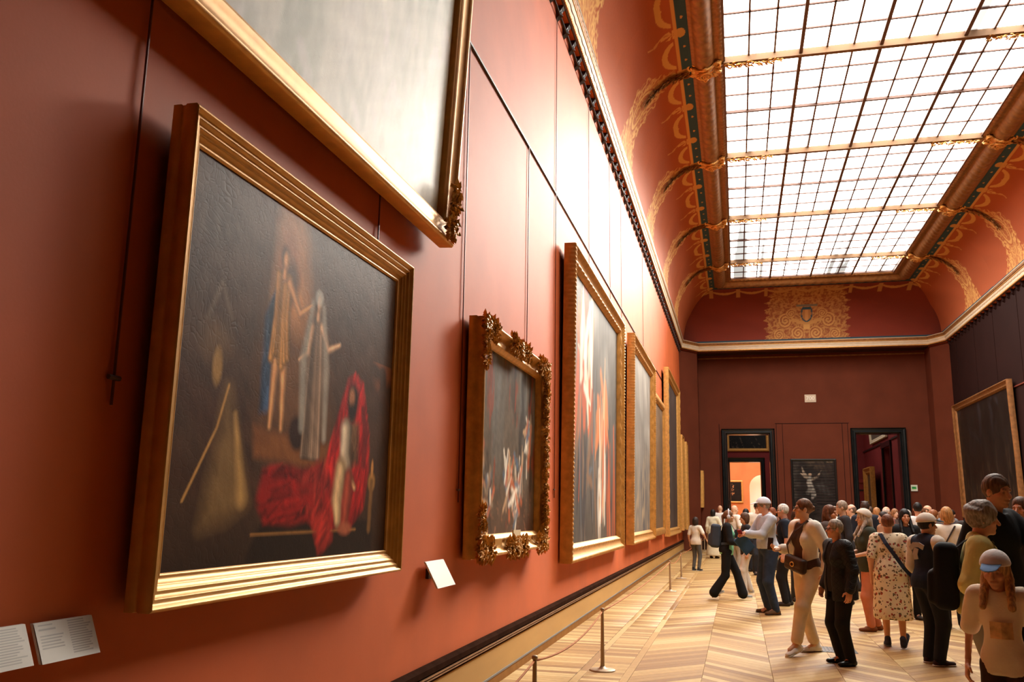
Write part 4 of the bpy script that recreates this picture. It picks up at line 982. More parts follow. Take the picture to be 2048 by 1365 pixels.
# ------------------------------------------------------------------ hanging rods
def rod(label, y, z0, z1, x=-2.185, x1=None):
    o = MB().tube([(0, 0, 0), ((x1 or x)-x, 0, z1-z0)], 0.0055, 6).build('hanging_rod', M_ROD, None, loc=(x, y, z0)); tag(o, label, 'hanging rod', 'picture hanging rods on the left wall')
    MB().tube([(0, -0.03, 0.1), (0, 0.03, 0.1)], 0.010, 6).build('hook', M_IRON, o)
    return o
for lb, y, z0, z1 in (('rust red hanging rod left of the dark painting with the red draped figure', 2.70, 1.9, 5.63), ('short hanging rod between the huge pale painting and fluted frame', 5.02, 3.13, 5.63),
                      ('hanging rod at the left edge of the ornate leafy frame', 6.86, 1.6, 5.66), ('hanging rod above the right half of the ornate leafy frame', 9.19, 3.20, 5.66),
                      ('hanging rod at the left edge of the orange drapery painting', 10.75, 1.7, 8.24), ('hanging rod above the middle of the orange drapery painting', 13.45, 5.1, 8.24),
                      ('hanging rod above the right end of the orange drapery painting', 15.9, 5.1, 8.24), ('hanging rod at the left edge of the pale sky painting', 17.6, 2.2, 8.24),
                      ('hanging rod above the right end of the pale sky painting', 22.0, 5.25, 8.24)):
    rod(lb, y, z0, z1)

# ------------------------------------------------------------------ wall labels
def text_canvas(cols, seed, w=110, h=60, asp=2.1):
    c = Canvas(w, h, (206, 200, 188), seed, asp); r = np.random.default_rng(seed)
    for x0, x1, y1, y0, gap, dark in cols:
        y = y1
        while y > y0:
            x = x0; end = x0+(x1-x0)*r.uniform(0.7, 1.0)
            c.stroke([(x, y), (end, y)], 0.013*dark, (96, 90, 84), 0.8, 0.75)
            y -= gap
    return c
def wall_label(label, y0, y1, z0, z1, cv, depth=0.05):
    W, H = y1-y0, z1-z0; o = empty('wall_label', (XL, (y0+y1)/2, z0)); o.rotation_euler = (0, 0, R90); tag(o, label, 'label')
    # tilted reading panel: bottom edge stands further out than the top
    V = np.stack([cv.S*W-W/2, -(0.035+depth*(1-cv.T))-0.004+0*cv.S, cv.T*H], -1).reshape(-1, 3)
    obj('panel_print', mesh_np('panel_print', V, grid_faces(cv.w, cv.h), cv.c.reshape(-1, 3)), M_LABEL, o)
    MB().add([(-W/2, -0.035-depth, 0), (W/2, -0.035-depth, 0), (W/2, -0.035, H), (-W/2, -0.035, H), (-W/2, -0.025-depth, 0), (W/2, -0.025-depth, 0), (W/2, -0.025, H), (-W/2, -0.025, H)],
             [(0, 1, 2, 3), (7, 6, 5, 4), (0, 4, 5, 1), (1, 5, 6, 2), (2, 6, 7, 3), (3, 7, 4, 0)]).build('panel', mat('label_board', (214, 208, 198), 0.5), o)
    MB().box(-W*0.2, W*0.2, -0.024, 0, H*0.3, H*0.7).build('bracket', M_DARK, o)
    return o
M_LABEL = mat_attr('printed_label', 0.5)
wall_label('white printed wall label left of the other label below the dark painting', 2.07, 2.385, 1.057, 1.177, text_canvas([(0.08, 0.45, 0.9, 0.2, 0.07, 1), (0.52, 0.95, 0.93, 0.08, 0.062, 0.8)], 3))
wall_label('white printed wall label at bottom left below the dark painting', 2.42, 2.68, 1.053, 1.173, text_canvas([(0.06, 0.30, 0.93, 0.90, 0.1, 1.0), (0.06, 0.34, 0.82, 0.74, 0.1, 1.5), (0.06, 0.5, 0.66, 0.30, 0.075, 1.0), (0.55, 0.94, 0.95, 0.10, 0.062, 0.9)], 5))
wall_label('small blank white label on the wall left of the ornate frame', 6.06, 6.46, 0.995, 1.175, Canvas(30, 20, (226, 220, 208), 2, 2.0), 0.10)
# ================================================================== BARRIER, SIGNS
def stanchion_mesh():
    post = MB().lathe([(0.021, 0.02), (0.020, 0.10), (0.014, 0.55), (0.013, 0.572)], 14).mesh('post', True)
    base = MB().lathe([(0.130, 0.0), (0.132, 0.006), (0.120, 0.013), (0.06, 0.018), (0.035, 0.024), (0.024, 0.04)], 28).mesh('base', True)
    cap = MB().lathe([(0.014, 0.566), (0.020, 0.572), (0.021, 0.586), (0.015, 0.594), (0.004, 0.597)], 14).mesh('cap', True)
    return post, base, cap
M_POST = mat('bronze_steel', (176, 150, 120), 0.5, 0.3)
SP, SB, SCP = stanchion_mesh()
STY = [6.0, 9.07, 18.25, 21.85, 31.8, 34.4, 37.4]
SLAB = ['steel barrier post nearest the camera, cut by the bottom edge', 'steel barrier post with round base in the left foreground', 'third steel barrier post along the left wall', 'steel barrier post just before the boy in grey trousers',
        'steel barrier post just behind the boy in grey trousers', 'sixth steel barrier post along the left wall', 'farthest steel barrier post beside the left wall']
for i, y in enumerate(STY):
    o = empty('barrier_post', (-1.345, y, 0)); tag(o, SLAB[i], 'barrier post', 'barrier posts along the left wall')
    obj('post', SP, M_POST, o); obj('base', SB, M_POST, o); obj('cap', SCP, M_POST, o)
CORD = mat('orange_brown_cord', (178, 104, 46), 0.8)
CLAB = ['brown cord hanging from the nearest barrier post towards the camera', 'slack brown barrier cord between the two nearest posts', 'long brown barrier cord running to the third post', 'brown barrier cord before the boy in grey trousers',
        'brown barrier cord behind the boy in grey trousers', 'brown barrier cord between the fifth and sixth posts', 'farthest brown barrier cord near the corner']
YY = [3.0]+STY
for i in range(len(YY)-1):
    a, b = YY[i], YY[i+1]; sag = 0.09 if b-a < 4 else 0.05
    pts = [(-1.345, a+(b-a)*t, 0.562-sag*4*t*(1-t)) for t in np.linspace(0.006, 0.994, 17)]
    o = MB().tube([(p[0]+1.345, p[1]-a, p[2]-0.562) for p in pts], 0.0075, 6).build('barrier_rope', CORD, None, True, (-1.345, a, 0.562)); tag(o, CLAB[i], 'rope', 'barrier cords along the left wall')

def text_mesh(body, size, name, depth=0.006):
    cu = bpy.data.curves.new(name, 'FONT'); cu.body = body; cu.size = size; cu.extrude = depth; cu.align_x = 'CENTER'; cu.align_y = 'CENTER'; cu.resolution_u = 3
    t = bpy.data.objects.new(name, cu); COL.objects.link(t); dg = bpy.context.evaluated_depsgraph_get()
    me = bpy.data.meshes.new_from_object(t.evaluated_get(dg)); bpy.data.objects.remove(t); me.name = name; me.materials.clear(); return me
sg = MB().box(-0.23, 0.23, -0.03, 0, -0.165, 0.165).build('room_number_sign', mat('cream_sign', (206, 186, 160), 0.5), None, loc=(3.18, YE, 6.43)); tag(sg, 'small cream sign reading 700 high on the end wall', 'sign')
obj('lettering', text_mesh('700', 0.24, 'lettering'), mat('white_letter', (244, 238, 226), 0.5), sg, (0, -0.032, 0), (R90, 0, 0))
ex = MB().box(-0.125, 0.125, -0.05, 0, -0.125, 0.125).build('exit_sign', mat('white_sign', (220, 224, 206), 0.5), None, loc=(7.05, YE, 2.67)); tag(ex, 'small white and green emergency sign right of the right doorway', 'sign')
MB().box(-0.095, 0.075, -0.056, -0.05, -0.045, 0.055).build('green_panel', mat('sign_green', (58, 168, 70), 0.5), ex)
MB().box(-0.085, 0.02, -0.060, -0.056, 0.005, 0.03).build('dark_mark', mat('sign_teal', (24, 96, 84), 0.5), ex)
# ================================================================== PEOPLE
class Fld:
    """signed distance field on a (z-refined) grid, meshed with surface nets"""
    def __init__(s): s.ops = []
    def cap(s, a, b, ra, rb=None, k=0.02, op='+', flat=None):
        a = np.asarray(a, float); b = np.asarray(b, float); rb = ra if rb is None else rb; r = max(ra, rb)
        s.ops.append(('cap', op, np.minimum(a, b)-r, np.maximum(a, b)+r, k, (a, b, ra, rb, flat))); return s
    def ell(s, c, r, k=0.02, op='+', R=None):
        c = np.asarray(c, float); r = np.asarray(r, float) if not np.isscalar(r) else np.full(3, float(r)); m = r.max() if R is not None else r
        s.ops.append(('ell', op, c-m, c+m, k, (c, r, R))); return s
    def box(s, c, h, rad, k=0.01, op='+', R=None):
        c = np.asarray(c, float); h = np.asarray(h, float); m = np.linalg.norm(h) if R is not None else h
        s.ops.append(('box', op, c-m, c+m, k, (c, h, rad, R))); return s
    def plane(s, p, n):                                  # keep the side where (x-p).n < 0
        n = np.asarray(n, float); s.ops.append(('pl', 'x', None, None, 0, (np.asarray(p, float), n/np.linalg.norm(n)))); return s
    def mesh(s, h, zones=(), disp=None, hz=None):
        add = [o for o in s.ops if o[1] == '+']
        lo = np.min([o[2] for o in add], 0)-0.025; hi = np.max([o[3] for o in add], 0)+0.025
        hz = hz or h
        xs = np.arange(lo[0], hi[0]+h, h); ys = np.arange(lo[1], hi[1]+h, h); zs = [lo[2]]
        while zs[-1] < hi[2]:
            st = hz
            for z0, z1, hh in zones:
                if z0 <= zs[-1] < z1: st = hh
            zs.append(zs[-1]+st)
        zs = np.array(zs); F = np.full((len(xs), len(ys), len(zs)), 0.3, np.float32)
        for kind, op, l, u, k, a in s.ops:
            if kind == 'pl':
                p, n = a
                D = ((xs-p[0])*n[0])[:, None, None]+((ys-p[1])*n[1])[None, :, None]+((zs-p[2])*n[2])[None, None, :]
                F = np.maximum(F, D.astype(np.float32)); continue
            m = k+2.5*max(h, hz)
            i0, i1 = np.searchsorted(xs, l[0]-m), np.searchsorted(xs, u[0]+m)
            j0, j1 = np.searchsorted(ys, l[1]-m), np.searchsorted(ys, u[1]+m)
            k0, k1 = np.searchsorted(zs, l[2]-m), np.searchsorted(zs, u[2]+m)
            if i0 >= i1 or j0 >= j1 or k0 >= k1: continue
            X = xs[i0:i1, None, None]; Y = ys[None, j0:j1, None]; Z = zs[None, None, k0:k1]
            if kind == 'cap':
                p, q, ra, rb, flat = a; d = q-p; L = d@d+1e-12
                t = np.clip(((X-p[0])*d[0]+(Y-p[1])*d[1]+(Z-p[2])*d[2])/L, 0, 1)
                ex, ey, ez = X-p[0]-t*d[0], Y-p[1]-t*d[1], Z-p[2]-t*d[2]
                r2 = ex*ex+ey*ey+ez*ez
                if flat is not None:
                    n, f = flat; n = np.asarray(n, float); n = n/np.linalg.norm(n); c = ex*n[0]+ey*n[1]+ez*n[2]; r2 = r2+c*c*(f*f-1)
                D = np.sqrt(r2)-(ra+(rb-ra)*t)
            else:
                if kind == 'ell': c, r, R = a
                else: c, r, rad, R = a
                ex, ey, ez = X-c[0], Y-c[1], Z-c[2]
                if R is not None: ex, ey, ez = [R[0][i]*ex+R[1][i]*ey+R[2][i]*ez for i in range(3)]
                if kind == 'ell':
                    q = np.sqrt((ex/r[0])**2+(ey/r[1])**2+(ez/r[2])**2); q2 = np.sqrt((ex/r[0]**2)**2+(ey/r[1]**2)**2+(ez/r[2]**2)**2)+1e-9
                    D = q*(q-1)/q2
                else:
                    ax, ay, az = np.abs(ex)-r[0]+rad, np.abs(ey)-r[1]+rad, np.abs(ez)-r[2]+rad
                    D = np.sqrt(np.maximum(ax, 0)**2+np.maximum(ay, 0)**2+np.maximum(az, 0)**2)+np.minimum(np.maximum(np.maximum(ax, ay), az), 0)-rad
            G = F[i0:i1, j0:j1, k0:k1]
            if op == '+':
                w = np.clip(0.5+0.5*(G-D)/k, 0, 1); G2 = G*(1-w)+D*w-k*w*(1-w)
            else:
                D = -D; w = np.clip(0.5-0.5*(G-D)/k, 0, 1); G2 = G*(1-w)+D*w+k*w*(1-w)
            F[i0:i1, j0:j1, k0:k1] = G2
        if disp is not None:
            act = np.abs(F) < 0.03; idx = np.argwhere(act); P = np.stack([xs[idx[:, 0]], ys[idx[:, 1]], zs[idx[:, 2]]], -1); F[act] += disp(P).astype(np.float32)
        return surface_nets(F, xs, ys, zs)

def surface_nets(F, xs, ys, zs):
    S = F < 0
    c = [S[i:S.shape[0]-1+i, j:S.shape[1]-1+j, k:S.shape[2]-1+k] for i in (0, 1) for j in (0, 1) for k in (0, 1)]
    cnt = sum(x.astype(np.int8) for x in c); act = (cnt > 0) & (cnt < 8); cells = np.argwhere(act)
    vid = np.full(act.shape, -1, np.int64); vid[act] = np.arange(len(cells))
    acc = np.zeros((len(cells), 3)); num = np.zeros(len(cells)); ax = (xs, ys, zs)
    offs = [(i, j, k) for i in (0, 1) for j in (0, 1) for k in (0, 1)]
    for a in offs:
        for d in range(3):
            if a[d] == 1: continue
            b = list(a); b[d] = 1
            A = cells+np.array(a); B = cells+np.array(b); fa = F[A[:, 0], A[:, 1], A[:, 2]]; fb = F[B[:, 0], B[:, 1], B[:, 2]]
            m = (fa < 0) != (fb < 0); t = np.where(m, fa/(fa-fb+1e-12), 0)
            P = np.stack([ax[e][A[:, e]]+(t*(ax[e][B[:, e]]-ax[e][A[:, e]]) if e == d else 0) for e in range(3)], -1)
            acc[m] += P[m]; num[m] += 1
    V = acc/np.maximum(num, 1)[:, None]; Q = []
    for d in range(3):
        sl0 = [slice(None)]*3; sl1 = [slice(None)]*3; sl0[d] = slice(0, -1); sl1[d] = slice(1, None)
        a = S[tuple(sl0)]; b = S[tuple(sl1)]; e = np.argwhere(a != b); e1, e2 = (d+1) % 3, (d+2) % 3
        ok = (e[:, e1] > 0) & (e[:, e2] > 0) & (e[:, e1] < act.shape[e1]) & (e[:, e2] < act.shape[e2]); e = e[ok]
        def g(o1, o2): q = e.copy(); q[:, e1] -= o1; q[:, e2] -= o2; return vid[q[:, 0], q[:, 1], q[:, 2]]
        q = np.stack([g(1, 1), g(0, 1), g(0, 0), g(1, 0)], -1); flip = ~a[e[:, 0], e[:, 1], e[:, 2]]
        q[flip] = q[flip][:, ::-1]; Q.append(q[(q >= 0).all(1)])
    return V, np.concatenate(Q)

def rotm(rx=0, ry=0, rz=0):
    return np.array(Matrix.Rotation(rz, 3, 'Z') @ Matrix.Rotation(ry, 3, 'Y') @ Matrix.Rotation(rx, 3, 'X'))
def ik(a, c, l1, l2, pole):
    a, c, pole = np.asarray(a, float), np.asarray(c, float), np.asarray(pole, float); d = c-a; L = np.linalg.norm(d)
    mx = (l1+l2)*0.995
    if L > mx: c = a+d/L*mx; d = c-a; L = mx
    u = d/L; x = (l1*l1-l2*l2+L*L)/(2*L); hh = math.sqrt(max(l1*l1-x*x, 1e-6)); p = pole-(pole@u)*u; p /= np.linalg.norm(p)+1e-9
    return a+u*x+p*hh, c
def cloth(name, col, rough=0.85, var=0.10, vs=9, bump=0.35, bs=70, **k): return mat(name, col, rough, 0, 0.3, var=var, vscale=vs, bump=bump, bscale=bs, bdist=0.004, **k)
_CM = {}
def C_(col, **k):
    key = (tuple(col), tuple(sorted(k.items())))
    if key not in _CM: _CM[key] = cloth('cloth_%d_%d_%d' % tuple(col), col, **k)
    return _CM[key]
M_SKIN = mat_attr('skin', 0.5, spec=0.35)
M_SKIN.node_tree.nodes['Principled BSDF'].inputs['Subsurface Weight'].default_value = 0.0

class Person:
    def __init__(s, label, x, y, heading, H=1.7, pose=None, skin=(222, 172, 138), hair=('short', (70, 46, 32)), female=False, bulk=1.0, res=0.009, head_scale=1.0, gaze=(0, 0), group=None, smooth_hand=True):
        s.k = H/1.72; s.res = max(res/s.k, 0.006)*1.45; s.pose = pose or {}; s.female = female; s.b = bulk; s.skin = np.minimum(np.array(skin, float)*np.array([1.02, 1.07, 1.12]), 255); s.haircol = hair[1]; s.hairtype = hair[0]
        s.root = empty('person', (x, y, 0), math.radians(heading)); tag(s.root, label, 'person', group); s.root.scale = (s.k,)*3
        p = s.pose; near = res < 0.012; s.near = near
        # ---- joints
        drop = p.get('drop', 0.0); s.pel = np.array([0, 0, 0.93-drop]); lean = math.radians(p.get('lean', 2)); tw = math.radians(p.get('twist', 0))
        T = rotm(rx=lean) @ rotm(rz=tw); s.T = T
        def up(v): return s.pel+T @ (np.array(v, float)-np.array([0, 0, 0.93]))
        s.up = up; sw = (0.158 if female else 0.178)*(0.5+0.5*bulk); s.sw = sw
        s.waist, s.chest, s.neck = up((0, 0, 1.08)), up((0, 0, 1.27)), up((0, 0.012, 1.45))
        s.shl, s.shr = up((sw, 0.012, 1.395)), up((-sw, 0.012, 1.395))
        s.hipl, s.hipr = s.pel+np.array([0.088, 0, -0.03]), s.pel+np.array([-0.088, 0, -0.03])
        fl = p.get('fl', (0.10, 0, 0.08, 8)); fr = p.get('fr', (-0.10, 0, 0.08, -8))
        s.kl, s.al = ik(s.hipl, fl[:3], 0.43, 0.41, (0.05, -1, 0)); s.kr, s.ar = ik(s.hipr, fr[:3], 0.43, 0.41, (-0.05, -1, 0)); s.fyl, s.fyr = math.radians(fl[3]), math.radians(fr[3])
        s.ftl = math.radians(fl[4]) if len(fl) > 4 else 0; s.ftr = math.radians(fr[4]) if len(fr) > 4 else 0
        hl = np.array(p.get('hl', (sw+0.075, -0.03, 0.875))); hr = np.array(p.get('hr', (-sw-0.075, -0.03, 0.875)))
        s.el, s.wl = ik(s.shl, hl, 0.285, 0.25, p.get('pl', (0.35, 1, -0.2))); s.er, s.wr = ik(s.shr, hr, 0.285, 0.25, p.get('pr', (-0.35, 1, -0.2)))
        gy, gp = math.radians(gaze[0]), math.radians(gaze[1]); s.HR = rotm(rz=gy) @ rotm(rx=gp) @ rotm(rx=lean*0.4); s.hs = head_scale*0.95
        s.hc = s.neck+s.HR @ np.array([0, -0.028, 0.150])
        s.body()
        if s.hairtype != 'bald': s.hair()
    def hp(s, x, y, z): return s.hc+s.HR @ (np.array([x, y, z])*s.hs)
    def finish(s, F, name, m, h=None, zones=(), disp=None, col=None, hz=None):
        V, Q = F.mesh(h or s.res, zones, disp, hz)
        return obj(name, mesh_np(name, V, Q, col(V) if col else None, True), m, s.root)
    # ---- skin
    def body(s):
        F = Fld(); hs = s.hs; hp = s.hp; R = s.HR; b = s.b
        F.ell(s.pel, (0.145*b, 0.10*b, 0.11), 0.05).ell(s.waist, (0.115*b, 0.085*b, 0.13), 0.05).ell(s.chest, (0.14*b, 0.095*b, 0.16), 0.05)
        F.cap(s.shl*0.8+s.shr*0.2, s.shr*0.8+s.shl*0.2, 0.055, k=0.05)
        for sh, e, w in ((s.shl, s.el, s.wl), (s.shr, s.er, s.wr)): F.cap(sh, e, 0.046*b, 0.038*b, 0.03).cap(e, w, 0.038*b, 0.026, 0.02)
        for hpn, kn, an in ((s.hipl, s.kl, s.al), (s.hipr, s.kr, s.ar)): F.cap(hpn, kn, 0.078*b, 0.052*b, 0.03).cap(kn, an, 0.050*b, 0.034, 0.02).cap(an, an+np.array([0, -0.10, -0.05]), 0.034, 0.026, 0.02)
        F.cap(s.neck+s.T @ np.array([0, 0, -0.03]), s.neck+s.T @ np.array([0, 0, 0.04]), 0.050*(0.9 if s.female else 1.0), 0.046, 0.03)
        VB, QB = F.mesh(s.res*1.6); F = Fld()                # the head and neck get a finer grid, joined to the same mesh
        F.cap(s.neck+s.T @ np.array([0, 0, -0.03]), hp(0, 0.018, -0.05), 0.054*(0.9 if s.female else 1.02), 0.050, 0.03)
        F.ell(hp(0, 0.012, 0.025), np.array([0.074, 0.094, 0.098])*hs, 0.02, R=R).ell(hp(0, -0.026, -0.045), np.array([0.056, 0.062, 0.072])*hs, 0.03, R=R)
        F.ell(hp(0, -0.068, -0.097), np.array([0.026, 0.02, 0.018])*hs, 0.02, R=R)
        if s.near:
            F.cap(hp(-0.034, -0.080, 0.020), hp(0.034, -0.080, 0.020), 0.011*hs, k=0.012)
            for sx in (-1, 1):
                F.ell(hp(sx*0.030, -0.094, 0.002), np.array([0.015, 0.012, 0.010])*hs, 0.010, '-', R)
                F.ell(hp(sx*0.042, -0.062, -0.028), np.array([0.022, 0.022, 0.02])*hs, 0.015, R=R)
        F.cap(hp(0, -0.086, 0.008), hp(0, -0.108, -0.030), 0.009*hs, 0.014*hs, 0.008).cap(hp(-0.018, -0.082, -0.062), hp(0.018, -0.082, -0.062), 0.009*hs, k=0.008)
        for sx in (-1, 1): F.ell(hp(sx*0.076, 0.006, -0.008), np.array([0.011, 0.020, 0.032])*hs, 0.006, R=R)
        V, Q = F.mesh(0.0062 if s.near else 0.0105)
        Vs, Qs = [VB, V], [QB, Q+len(VB)]; n = len(V)+len(VB)
        for side, e, w in ((1, s.el, s.wl), (-1, s.er, s.wr)):
            v, q = s.hand(side, e, w); Vs.append(v); Qs.append(q+n); n += len(v)
        V = np.concatenate(Vs); Q = np.concatenate(Qs)
        c = np.tile(lin(s.skin), (len(V), 1)); L = ((V-s.hc) @ s.HR)/hs
        c *= (1+0.05*vnoise(V, 30, 3))[:, None]
        m = lambda x, y, z, r: np.clip(1.5-np.hypot(np.hypot(L[:, 0]-x, L[:, 1]-y), L[:, 2]-z)/r, 0, 1)[:, None]
        for sx in (-1, 1):
            c = c*(1-0.85*m(sx*0.030, -0.085, 0.001, 0.010))+lin((48, 34, 28))*0.85*m(sx*0.030, -0.085, 0.001, 0.010)
            br = np.maximum(m(sx*0.024, -0.088, 0.021, 0.008), m(sx*0.038, -0.084, 0.023, 0.008)); c = c*(1-0.7*br)+lin(np.array(s.haircol)*0.6)*0.7*br
            ck = m(sx*0.044, -0.07, -0.03, 0.02); c = c*(1-0.25*ck)+lin((216, 128, 104))*0.25*ck
        lp = np.maximum(m(0, -0.09, -0.062, 0.012), np.maximum(m(-0.014, -0.088, -0.062, 0.009), m(0.014, -0.088, -0.062, 0.009))); c = c*(1-0.6*lp)+lin((166, 78, 72) if s.female else (158, 92, 78))*0.6*lp
        s.body_o = obj('body', mesh_np('body', V, Q, c, True), M_SKIN, s.root)
    def hand(s, side, e, w):
        p = s.pose; key = 'l' if side > 0 else 'r'; fwd = w-e; fwd /= np.linalg.norm(fwd)
        d = np.array(p.get('d'+key, fwd), float); d /= np.linalg.norm(d); n = np.array(p.get('n'+key, (-side, 0.2, 0)), float); n -= (n@d)*d; n /= np.linalg.norm(n)
        a = np.cross(n, d)*side; a /= np.linalg.norm(a)             # towards the thumb side
        if a @ np.array(p.get('t'+key, (0, -1, 0.4))) < 0: a = -a
        curl = p.get('c'+key, 0.45); F = Fld(); pc = w+d*0.05
        F.cap(w-d*0.01, w+d*0.02, 0.026, 0.026, 0.02, flat=(n, 1.3)).cap(w+d*0.03, w+d*0.075, 0.038, 0.040, 0.015, flat=(n, 2.2))
        for i, (o, ln, r) in enumerate(((0.030, 0.070, 0.0088), (0.010, 0.078, 0.0092), (-0.010, 0.072, 0.0088), (-0.029, 0.056, 0.008))):
            b0 = w+d*0.085+a*o; q = b0.copy(); ang = 0.12
            for sgm in range(3):
                ang += curl*(0.5+0.3*sgm); dd = d*math.cos(ang)+n*math.sin(ang)+a*o*0.6; dd /= np.linalg.norm(dd); q2 = q+dd*ln*(0.45, 0.32, 0.23)[sgm]
                F.cap(q, q2, r*(1-0.08*sgm), r*(0.92-0.08*sgm), 0.004); q = q2
        t0 = w+d*0.03+a*0.030; t1 = t0+(d*0.55+a*0.75+n*0.25)*0.042; t2 = t1+(d*0.9+a*0.1+n*(0.25+0.4*curl))*0.032
        F.cap(t0, t1, 0.014, 0.0105, 0.012).cap(t1, t2, 0.0105, 0.008, 0.004)
        return F.mesh(0.0048 if s.near else 0.011)
    def hair(s):
        F = Fld(); hp = s.hp; R = s.HR; k = s.hs; t = s.hairtype; A = lambda *v: np.array(v)*k
        if t == 'receding':
            F.ell(hp(0, 0.018, 0.022), A(0.083, 0.103, 0.104), 0.01, R=R).ell(hp(0, -0.085, 0.075), A(0.066, 0.085, 0.075), 0.015, '-', R)
        elif t == 'balding':
            F.ell(hp(0, 0.018, 0.012), A(0.080, 0.100, 0.100), 0.01, R=R).ell(hp(0, -0.02, 0.13), A(0.085, 0.10, 0.085), 0.015, '-', R)
        else:
            vol = {'curly': 1.16, 'bob': 1.06, 'long': 1.04, 'tall': 1.1}.get(t, 1.0)
            F.ell(hp(0, 0.016, 0.030), A(0.083*vol, 0.103*vol, 0.104*vol), 0.01, R=R)
            if t == 'curly':
                for i in range(16):
                    a = i*2.4; z = -0.03+0.10*((i*0.618) % 1); r = 0.078 if z < 0.06 else 0.055
                    F.ell(hp(r*math.cos(a), 0.03+r*1.05*math.sin(a), z+0.02), A(0.035, 0.035, 0.032), 0.015)
        if t in ('bob', 'long'): F.ell(hp(0, 0.055, -0.04), A(0.086, 0.060, 0.10), 0.03, R=R)
        if t in ('bob', 'long'):
            for sx in (-1, 1): F.cap(hp(sx*0.072, 0.012, 0.0), hp(sx*0.070, 0.018, -0.10), 0.026*k, 0.02*k, 0.02)
        F.ell(hp(0, -0.105, -0.038), A(0.062 if t not in ('bob', 'long') else 0.055, 0.072, 0.092), 0.012, '-', R)
        F.ell(hp(0, -0.085, -0.14), A(0.10, 0.10, 0.09), 0.01, '-', R)
        if t not in ('bob', 'long', 'curly'):
            F.ell(hp(0, 0.02, -0.16), A(0.12, 0.16, 0.105), 0.01, '-', R)
            for sx in (-1, 1): F.ell(hp(sx*0.085, -0.004, -0.022), A(0.02, 0.026, 0.036), 0.006, '-', R)
        if t == 'long':
            F.cap(hp(0, 0.085, -0.05), s.hp(0, 0.10, -0.08)+np.array([0, 0.03, -0.22]), 0.078*k, 0.060*k, 0.03, flat=(R @ np.array([0, 1, 0]), 1.8))
            for sx in (-1, 1): F.cap(hp(sx*0.074, 0.008, -0.06), s.hp(sx*0.092, -0.030, -0.10)+np.array([0, -0.085, -0.15]), 0.034*k, 0.024*k, 0.02)
        if t == 'pony': F.ell(hp(0, 0.115, 0.01), A(0.03, 0.03, 0.03), 0.01).cap(hp(0, 0.125, 0.0), hp(0, 0.12, -0.17), 0.030*k, 0.016*k, 0.02)
        if t == 'bun': F.ell(hp(0, 0.115, 0.02), A(0.040, 0.034, 0.038), 0.015, R=R)
        amp = 0.006 if t == 'curly' else 0.003
        s.finish(F, 'hair', C_(tuple(int(v) for v in s.haircol), rough=0.55, var=0.55, vs=70, bump=1.0, bs=90, stretch=(1, 1, 0.12)), max(0.007, s.res*0.7), disp=lambda P: amp*vnoise(P, 60, 5)+0.002*np.sin(P[:, 0]*240+P[:, 1]*170+2*np.sin(P[:, 2]*25)))
        return s
    # ---- clothing
    def folds(s, amp=0.0045, sc=22): return lambda P: amp*vnoise(P*np.array([1, 1, 0.55]), sc, 9)+amp*0.5*vnoise(P, sc*2.3, 4)
    def torso(s, F, th, hem, bulge=0.0):
        b = s.b; g = lambda *v: np.array(v)+th
        F.ell(s.chest, g(0.150*b, 0.105*b, 0.165), 0.05).cap(s.shl*0.86+s.shr*0.14, s.shr*0.86+s.shl*0.14, 0.060+th, k=0.06)
        F.ell(s.waist, g(0.130*b, 0.098*b, 0.13), 0.06).ell(s.up((0, -0.05*b, 1.05)), g(0.11*b+bulge, 0.07*b+bulge, 0.11), 0.05)
        if s.female:
            for sx in (-1, 1): F.ell(s.up((sx*0.068, -0.085, 1.255)), g(0.055, 0.045, 0.055), 0.04)
        if hem < 0.98:
            F.ell(s.pel+np.array([0, 0.005, 0.02]), g(0.160*b, 0.115*b, 0.13), 0.06)
            F.cap(s.pel+np.array([-0.05, 0, 0]), s.pel+np.array([-0.05, 0, hem-0.93-0.08]), 0.115*b+th, 0.125*b+th, 0.05).cap(s.pel+np.array([0.05, 0, 0]), s.pel+np.array([0.05, 0, hem-0.93-0.08]), 0.115*b+th, 0.125*b+th, 0.05)
        F.plane(s.pel+np.array([0, 0, hem-0.93]), s.T @ np.array([0, 0, -1.0]))
        F.ell(s.neck+s.T @ np.array([0, -0.035, 0.045]), (0.072, 0.085, 0.060), 0.012, '-')
    def sleeves(s, F, th, ln, k=0.03):
        """ln: 0 none .. 1 wrist"""
        for sh, e, w in ((s.shl, s.el, s.wl), (s.shr, s.er, s.wr)):
            if ln <= 0: continue
            t1 = min(1, ln/0.53); F.cap(sh, sh+(e-sh)*t1, 0.058+th, 0.047+th, k)
            if ln > 0.55: F.cap(e, e+(w-e)*((ln-0.53)/0.47), 0.046+th, 0.034+th, k)
    def top(s, name, m, th=0.012, hem=0.90, sleeve=1.0, fold=0.0045, bulge=0.0, opening=None, collar=False, hood=False):
        F = Fld(); s.torso(F, th, hem, bulge)
        if opening:                                          # open front: wedge cut away
            F.box(s.up((opening[1], -0.16, 1.12)), (opening[0], 0.115, 0.36), 0.01, 0.012, '-', s.T)
        s.sleeves(F, th, sleeve)
        if collar: F.cap(s.neck+s.T @ np.array([-0.03, 0.03, 0.0]), s.neck+s.T @ np.array([0.03, 0.03, 0.0]), 0.055, k=0.02).ell(s.neck+s.T @ np.array([0, -0.03, 0.06]), (0.058, 0.075, 0.06), 0.01, '-')
        return s.finish(F, name, m, s.res, disp=s.folds(fold))
    def sleeve_pair(s, name, m, th, ln=1.0):
        for sh, e, w in ((s.shl, s.el, s.wl), (s.shr, s.er, s.wr)):
            F = Fld(); F.cap(sh, e, 0.060+th, 0.049+th, 0.03).cap(e, e+(w-e)*((ln-0.53)/0.47), 0.048+th, 0.036+th, 0.03); s.finish(F, name, m, s.res, disp=s.folds(0.005))
